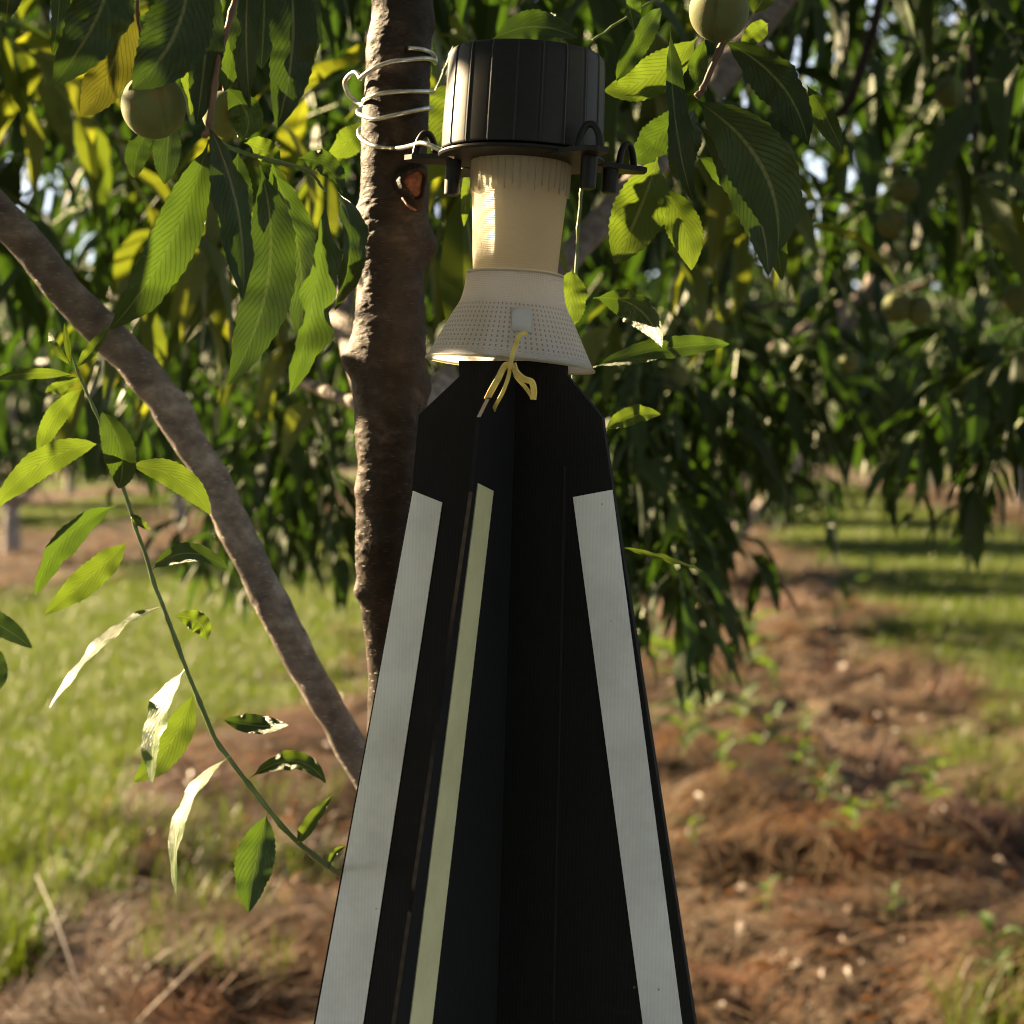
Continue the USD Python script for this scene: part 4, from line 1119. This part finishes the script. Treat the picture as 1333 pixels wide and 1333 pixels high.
# ---- peaches
plain_fruit = {
    "tc": ("texture_coordinate", {}), "n": ("noise_texture", {"scale": 34.0, "detail": 6, "roughness": 0.65}), "f": ("noise_texture", {"scale": 900.0, "detail": 2}),
    "r": ("rgb_ramp", {"ramp": [(0.3, (0.06, 0.085, 0.026)), (0.55, (0.095, 0.11, 0.035)), (0.75, (0.15, 0.08, 0.03))]}),
    "b": ("bump", {"strength": 0.35, "distance": 0.0005}), "p": ("principled_bsdf", {"roughness": 0.75, "specular_ior_level": 0.25, "sheen_weight": 0.06, "sheen_roughness": 0.45, "sheen_tint": (0.8, 0.85, 0.55)})}
mat("peach_skin", plain_fruit, [("tc.object", "n.vector"), ("tc.object", "f.vector"), ("n.fac", "r.fac"), ("r.color", "p.base_color"), ("f.fac", "b.height"), ("b.normal", "p.normal")], "p.BSDF")


def peach(px, py, d, rpx, label, group=None, turn=0.0, tip=0.0, sub=4):
    r = rpx * d / FOC
    m = trimesh.creation.icosphere(sub, 1.0)
    v = np.array(m.vertices)
    phi = np.arctan2(v[:, 1], v[:, 0])
    groove = np.exp(-((np.abs(((phi + np.pi / 2 + np.pi) % (2 * np.pi)) - np.pi)) / 0.11) ** 2) * (1 - v[:, 2] ** 2) ** 0.3
    v = v * (1 - 0.085 * groove)[:, None]
    v[:, 2] *= 1.02
    v[:, 2] -= 0.22 * np.exp(-((v[:, 0] ** 2 + v[:, 1] ** 2) / 0.05)) * (v[:, 2] > 0)
    v[:, 2] -= 0.05 * np.exp(-((v[:, 0] ** 2 + v[:, 1] ** 2) / 0.02)) * (v[:, 2] < 0)
    R = trimesh.transformations.euler_matrix(tip, tip * 0.6, turn)[:3, :3]
    c = P(px, py, d)
    t = thing("peach", c, 0, label=label, cat="peach", group=group)
    obj("flesh", (c + (v @ R.T) * r, m.faces), "peach_skin", t, smooth=True)
    up = R @ np.array([0, 0, 1.0])
    obj("stem", tube(spline([c + up * r * 0.8, c + up * r * 1.05, c + up * r * 1.1 + [0, 0, r * 0.35]], 6), 0.0014, 6), "twig_brown", t, smooth=True)


peach(200, 138, D1 + .015, 42, "greenish peach hanging among dark leaves at the upper left", turn=0.5, tip=-0.35)
peach(293, 148, D1 + .075, 30, "peach half hidden behind a leaf, one side brightly sunlit", turn=1.0)
peach(936, 14, D2 - .01, 39, "pale green peach at the top edge right of the black lid", turn=-0.3, tip=0.2)
FAR = [(1236, 120, 3.0, 21, "shaded peach high on the right under a dark twig"), (1178, 246, 2.75, 18, "upper of the two yellowish peaches hanging near the right edge"), (1160, 290, 2.75, 19, "lower of the two yellowish peaches hanging near the right edge"),
       (1168, 400, 2.8, 20, "left one of a close pair of ochre peaches in the right foliage"), (1196, 404, 2.8, 19, "right one of a close pair of ochre peaches in the right foliage"),
       (925, 430, 2.8, 18, "dim peach just right of the funnel's rim"), (880, 490, 2.8, 17, "dim peach among dark leaves right of the trap's shoulder"), (868, 495, 2.8, 14, "small tan peach beside the dim one right of the trap's shoulder"),
       (1322, 388, 2.75, 18, "peach at the right edge of the picture in the dark leaves"), (1105, 470, 2.8, 14, "small orange peach under the grey branch on the right"), (1330, 470, 2.75, 16, "lowest peach at the right edge of the picture")]
for x, y, d, r, lab in FAR:
    peach(x, y, d, r, lab, "peaches in the blurred foliage on the right", rng.random() * 6, 0.2, 2)

# ---- the rest of this tree's foliage, behind the trap and out to the sides
KEY = [P(x, y, d) for x, y, d in [(584, y, 1.25) for y in (95, 125, 155, 185)] + [(600, 120, 1.22), (600, 170, 1.22)] + [(617, y, 1.25) for y in (225, 260, 300, 340)] + [(608, 380, 1.24), (590, 415, 1.24), (565, 455, 1.24), (640, 390, 1.22)]
       + [(541, y, 1.3) for y in (600, 640)] + [(int(540 - (y - 640) * 0.187), y, 1.31) for y in (700, 780, 860, 950, 1050)]
       + [(474, y, 1.37) for y in (110, 150, 190, 230, 270)] + [(470, 310, 1.37), (470, 420, 1.38), (468, 450, 1.38), (474, 560, 1.39), (474, 590, 1.39), (476, 770, 1.42), (484, 840, 1.45)]
       + [(100, 860, D3), (80, 900, D3), (215, 930, D3), (205, 980, D3), (250, 1030, D3), (235, 1100, D3), (335, 1080, D3), (330, 1130, D3), (70, 760, D3), (320, 935, D3), (60, 620, D3), (230, 630, D3), (110, 750, D3), (380, 1000, D3), (410, 1060, D3)]
       + [(275, 690, 1.57), (300, 730, 1.57), (345, 840, 1.6), (400, 930, 1.61), (440, 990, 1.62), (190, 178, D1), (300, 150, D1 + .07), (145, 100, D1)]
       + [(1085, 165, D2), (1075, 130, D2), (820, 325, 1.34), (810, 300, 1.34), (860, 435, 1.34), (835, 90, 1.33), (575, 150, 1.42), (450, 180, 1.45)]]
KEY = np.array(KEY)


def sun_clear(pts, radius=0.06):
    """Whether points leave the sun's way to the lit places free."""
    ok = np.ones(len(pts), bool)
    for k in KEY:
        q = pts - k
        t = q @ SUN
        dist = np.linalg.norm(q - t[:, None] * SUN, axis=1)
        ok &= ~((t > 0.02) & (dist < radius))
    return ok


twigs = []
tries = 0
while len(twigs) < 420 and tries < 20000:
    tries += 1
    s = np.array([rng.uniform(-1.9, 1.9), rng.uniform(1.55, 4.2), rng.uniform(0.95, 3.0)])
    px, py, w = project(s)
    if w < (2.25 if px > 640 else 1.8) or py > 540 or px < -700 or px > 2000 or py < -1300:
        continue
    if px < 480 and py > 440 and w < 2.8:
        continue
    if px < 420 and rng.random() < 0.4:
        continue
    if 930 < px < 1330 and 330 < py < 500 and rng.random() < 0.75:
        continue
    d = norm(np.array([rng.normal(), rng.normal() * 0.7, -0.2 + 0.4 * rng.random()]))
    pth, lv = twig_leaves(s, d, 0.25 + 0.25 * rng.random(), 16, 0.11, 0.6 + 0.5 * rng.random())
    c = lv.mean(1)
    qx, qy, qw = project(c)
    for fx, fy, fd, fr, _ in FAR:
        if np.any((np.hypot(qx - fx, qy - fy) < 48) & (qw < fd + 0.1)):
            qw[np.hypot(qx - fx, qy - fy) < 48] = 0
    bad = (qw < 1.45) | (qy > np.where(qx > 900, 560, 600)) | ((px > 640) & (qw < 2.05)) | ((qx > 430) & (qx < 800) & (qw < 1.6)) | ~sun_clear(c, 0.075)
    bad |= in_opening(c) & (rng.random(len(c)) < 0.9)
    if bad.mean() > 0.35:
        continue
    lv = lv[~bad]
    twigs.append((qw.mean(), pth, lv, (abs(px - 666) < 750) and (-60 < py < 640)))
# crown overhead and to the left, outside the picture: it shades the near leaves
for x, y in ((150, 330), (210, 280), (300, 300), (340, 380), (380, 330), (410, 420), (200, 40), (110, 30), (260, 60), (320, 60), (370, 80), (240, 220), (280, 240), (420, 320), (930, 10), (940, 30), (960, 230), (1000, 110), (930, 170)):
    for t in (0.55, 0.8, 1.1):
        s = P(x, y, 1.17) + SUN * t
        pth, lv = twig_leaves(s + rng.normal(size=3) * 0.03 + [0, 0, 0.1], norm(np.array([rng.normal(), rng.normal(), -0.1])), 0.25, 14, 0.125, 0.5)
        c = lv.mean(1)
        qx, qy, qw = project(c)
        lv = lv[sun_clear(c, 0.075) & ((qx < -90) | (qy < -140))]
        if len(lv) > 2:
            twigs.append((50.0, pth, lv, False))
for x, y in ((622, 452), (652, 425), (640, 470)):  # unseen leaves added across the sun's path to shade the funnel
    s = P(x, y, 1.22) + SUN * 0.9
    lv = leaf_cloud(np.array([s + [0, 0, 0.05]]), np.array([[0.3, 0.2, -1.0]]), np.array([0.12]), np.array([0.045]), -SUN[None] + 0.05, np.array([0.1]))
    twigs.append((50.0, spline([s + [0, 0, 0.05], s + [0.02, 0.02, 0.35]], 6), lv, False))
for lo, hi, m in (((-2.2, -2.4, 1.85), (2.2, 1.7, 3.1), 720), ((-2.1, 1.1, 1.35), (-0.7, 2.8, 2.7), 90)):
    k = 0
    for _ in range(9000):
        s = rng.uniform(lo, hi)
        px, py, w = project(s)
        if w > 0.05 and -120 < px < 1450 and py > -420:
            continue
        if w > 0.05 and -420 < px < 1750 and py > -80:
            continue
        pth, lv = twig_leaves(s, norm(np.array([rng.normal(), rng.normal(), -0.1])), 0.28 + 0.3 * rng.random(), 16, 0.125, 0.5 + 0.4 * rng.random())
        c = lv.mean(1)
        qx, qy, qw = project(c)
        lv = lv[sun_clear(c, 0.075) & ~((qw > 0.02) & (qx > -90) & (qx < 1420) & (qy > -140))]
        if len(lv) < 3:
            continue
        twigs.append((50.0, pth, lv, False)); k += 1
        if k >= m:
            break
twigs.sort(key=lambda t: t[0])
# the low curtain of leaves right of the trap, and other drooping ends
CURT = [(850, 480, 2.9), (880, 520, 3.0), (830, 540, 2.9), (860, 590, 3.0), (895, 640, 3.1), (835, 640, 2.9), (870, 690, 3.0), (840, 690, 3.0), (880, 700, 3.0), (940, 520, 3.2), (990, 540, 3.4), (1040, 540, 3.5), (1090, 520, 3.5), (960, 560, 3.3), (1060, 590, 3.6), (1240, 520, 3.2), (1290, 560, 3.2), (1320, 600, 3.2), (1270, 600, 3.3), (1330, 520, 3.2), (1010, 590, 3.5),
        (820, 480, 2.8), (820, 600, 2.9), (860, 715, 3.0), (340, 560, 3.3), (380, 590, 3.3), (320, 600, 3.4), (420, 640, 3.5), (410, 690, 3.5), (430, 560, 3.3), (290, 540, 3.2)]
for x, y, d in CURT:
    for k in range(3):
        pth, lv = twig_leaves(P(x + rng.normal() * 12, y - (40 if x < 930 else 100) + rng.normal() * 20, d + 0.15 * rng.normal()), norm([rng.normal() * 0.6, rng.normal() * 0.6, -0.5]), 0.12 + 0.1 * rng.random(), 12, 0.085, 0.5)
        twigs.append((d, pth, lv, False))
single, left_over = 0, []
for w, pth, lv, seen in twigs:
    if seen and single + len(lv) <= 225:
        g = obj("leafy_twig", tube(pth, np.linspace(0.0024, 0.0012, len(pth)), 5), "twig_green", own, smooth=True)
        for one in lv:
            obj("leaf", (one, LF), "leaf_crown_single", g)
            single += 1
    else:
        left_over.append((pth, lv))
obj("foliage", cloud_mesh(np.concatenate([lv for _, lv in left_over])), "leaf_crown", own, kind="stuff")
obj("foliage_twigs", cat([tube(p, np.linspace(0.0024, 0.0012, len(p)), 4) for p, _ in left_over]), "twig_green", own, smooth=True, kind="stuff")

# pale strip of plastic bent over a twig of the next tree
arc = [P(1006, 580, 6.0), P(1012, 564, 5.98), P(1026, 560, 5.97), P(1038, 572, 5.97), P(1042, 598, 5.98)]
c = spline(arc, 16)
wv = np.array([0, 0.03, 0.0])
v = np.stack([c, c + wv + [0, 0, 0.001], c + wv + [0.012, 0, -0.02], c + [0.012, 0, -0.02]], 1).reshape(-1, 3)
i = np.arange(64).reshape(16, 4); j = np.roll(i, -1, 1)
obj("plastic_strip", (v, np.vstack([np.stack([i[:-1], j[:-1], j[1:]], -1).reshape(-1, 3), np.stack([i[:-1], j[1:], i[1:]], -1).reshape(-1, 3)])), "white_tape", smooth=30,
    label="small pale plastic hoop low in the foliage right of the trap", cat="plastic hoop")


# ------------------------------------------------------------------ weeds, tufts and stalks on the strip
def ground_at(px, py):
    r = (px - 666.5) / FOC * RIGHT + (666.5 - py) / FOC * UP + FWD
    t = -CAM[2] / r[2]
    p = CAM + r * t
    return np.array([p[0], p[1], float(ground_z(p[0], p[1]))])


def weed(px, py, hpx, n, label, m="weed_leaf", spread=1.0):
    b = ground_at(px, py)
    s = b[1] / FOC
    h = hpx * 1.35 * s
    t = thing("weed", b, 0, label=label, cat="weed", group="green weeds on the straw strip")
    top = b + np.array([rng.normal() * 0.15 * h, rng.normal() * 0.1 * h, h * 0.8])
    pth = spline([b, 0.5 * (b + top) + rng.normal(size=3) * 0.05 * h, top], 6)
    obj("stem", tube(pth, np.linspace(0.004, 0.002, 6), 5), "twig_green", t, smooth=True)
    k = np.arange(n)
    tt = 0.25 + 0.75 * (k + 0.5) / n
    B = np.stack([np.interp(tt, np.linspace(0, 1, 6), pth[:, q]) for q in range(3)], 1)
    a = k * 2.4 + rng.random() * 6
    D = np.stack([np.cos(a) * spread, np.sin(a) * spread, 0.35 + 0.5 * tt], 1)
    L = h * (0.5 + 0.3 * rng.random(n))
    for one in leaf_cloud(B, D, L, L * 0.34, np.tile([0, 0, 1.0], (n, 1)) + rng.normal(size=(n, 3)) * 0.2, np.full(n, 0.35)):
        obj("leaf", (one, LF), m, t)


WEEDS = [(925, 985, 95, 9, "pale long-leaved weed close to the trap's right edge"), (885, 1020, 75, 7, "light green weed tucked against the trap's right edge"), (1035, 1030, 55, 7, "upright green weed right of the trap, halfway to the dead tuft"), (1072, 1045, 50, 6, "dark green weed beside a small orange leaf"),
         (945, 1075, 60, 6, "bluish green broad-leaved weed low beside the trap"), (1205, 1055, 70, 8, "spiky green weed on the right in front of the reddish tuft"), (1110, 1130, 55, 7, "dark weed with sunlit tips in the middle of the right strip"), (1310, 1280, 75, 6, "glossy weed in the lower right corner"),
         (970, 870, 70, 7, "thin green weed standing behind the pale long-leaved one"), (1080, 820, 50, 7, "yellow green weed at the grass edge on the right"), (945, 720, 30, 6, "far little weed at the top of the straw strip"), (318, 1235, 50, 5, "sunlit yellow green weed under the shoot's dark leaf"), (100, 1180, 45, 5, "small weed in the straw at the lower left"), (40, 1262, 50, 5, "small weed at the left edge of the straw"), (1165, 1190, 35, 5, "tiny weed in the dark straw on the right"), (1000, 1190, 35, 5, "tiny weed in the pale straw near the trap"),
         (905, 930, 60, 7, "weed with upright leaves squeezed between the trap and the pale long-leaved weed"), (965, 945, 55, 7, "bushy weed behind the pale long-leaved one"), (1010, 905, 45, 6, "green weed in the shade below the rusty tuft on the strip"), (985, 995, 60, 5, "weed with one long arching pale leaf"),
         (870, 900, 50, 6, "small weed at the trap's right edge below the hanging leaves"), (1040, 960, 40, 6, "low dark weed in front of the thin upright stalks"), (1150, 1110, 40, 6, "little weed left of the large rust coloured tuft"), (900, 840, 40, 6, "small weed under the hanging leaf curtain"), (1130, 760, 35, 6, "yellowish weed on the far edge of the strip"),
         (1060, 1090, 45, 5, "small broad-leaved weed with grey green leaves below the orange leaf"), (905, 1130, 40, 5, "lowest weed beside the trap's right edge"), (1240, 1190, 30, 5, "tiny weed below the rust coloured tuft")]
for a in WEEDS:
    weed(*a)
# small fallen orange leaf
b = ground_at(1066, 1030) + [0, 0, 0.05]
obj("fallen_leaf", cloud_mesh(leaf_cloud(b[None], np.array([[1, 0.2, 0.2]]), np.array([0.07]), np.array([0.04]), np.array([[0, -0.7, 0.7]]), np.array([0.2]))), "leaf_orange", label="orange dead leaf caught on the dark green weed", cat="leaf")


def tuft(px, py, hpx, n, label, lean=0.8, m="straw"):
    b = ground_at(px, py)
    s = b[1] / FOC; h = hpx * s
    az = rng.random(n) * 2 * np.pi
    l = rng.random(n) * lean
    D = norm(np.stack([np.cos(az) * l, np.sin(az) * l, np.full(n, 0.75)], 1))
    B = b + np.stack([rng.normal(size=n) * 0.28 * h, rng.normal(size=n) * 0.28 * h, np.zeros(n)], 1)
    B[:, 2] = ground_z(B[:, 0], B[:, 1]) - 0.005
    obj("grass_tuft", ribbons(B, D, h * (0.6 + 0.7 * rng.random(n)), np.full(n, 0.0035), 0.3 + 0.5 * rng.random(n), 4), m, kind=None, label=label, cat="grass tuft", group="tufts on the straw strip")


mat("straw_red", {"g": ("geometry", {}), "r": ("rgb_ramp", {"ramp": [(0, (0.1, 0.035, 0.018)), (0.6, (0.25, 0.095, 0.045)), (1, (0.4, 0.22, 0.12))]}), "p": ("principled_bsdf", {"roughness": 0.6})},
    [("g.random_per_island", "r.fac"), ("r.color", "p.base_color")], "p.BSDF")
tuft(1240, 905, 85, 260, "reddish dead grass tuft at the right beside the green grass", m="straw_red")
tuft(1275, 1110, 110, 340, "large rust coloured dead tuft near the right edge", 1.3, "straw_red")
tuft(1090, 880, 60, 160, "small rusty dead tuft in the middle of the right strip", 1.0, "straw_red")
tuft(1020, 800, 55, 220, "rusty dead tuft far up the straw strip", 1.2, "straw_red")
tuft(1150, 1000, 90, 60, "thin dark upright dead stalks in front of the rusty heap", 0.5, "straw_red")
tuft(1325, 1040, 190, 120, "tall green grass clump at the right edge", 0.5, "grass_blade")
tuft(1330, 900, 110, 90, "shorter grass clump at the right edge behind the tall one", 0.6, "grass_blade")
tuft(1235, 850, 95, 16, "few tall dry seed stalks rising from the grass edge on the right", 0.35, "straw")


def stalk(pts, w, m, label):
    p3 = []
    for x, y, h in pts:
        g = ground_at(x, y)
        p3.append(g + [0, 0, h])
    obj("dry_stalk", tube(spline(p3, 24), np.linspace(w, w * 0.5, 24), 6), m, smooth=True, label=label, cat="stalk")


def stalk_d(pts, w, m, label):
    obj("dry_stalk", tube(spline([P(*p) for p in pts], 24), np.linspace(w, w * 0.5, 24), 6), m, smooth=True, label=label, cat="stalk")


G = lambda x, y: float(ground_at(x, y)[1])
stalk_d([(150, 1360, 3.75), (240, 1270, 3.8), (290, 1225, 3.85), (332, 1192, 3.9)], 0.0022, "straw_pale", "long pale straw stalk rising from the lower left edge")
stalk_d([(125, 1360, 3.7), (95, 1260, 3.8), (70, 1190, 3.9), (48, 1140, 4.0)], 0.003, "stalk_red", "thin dark red stem curving up at the lower left")
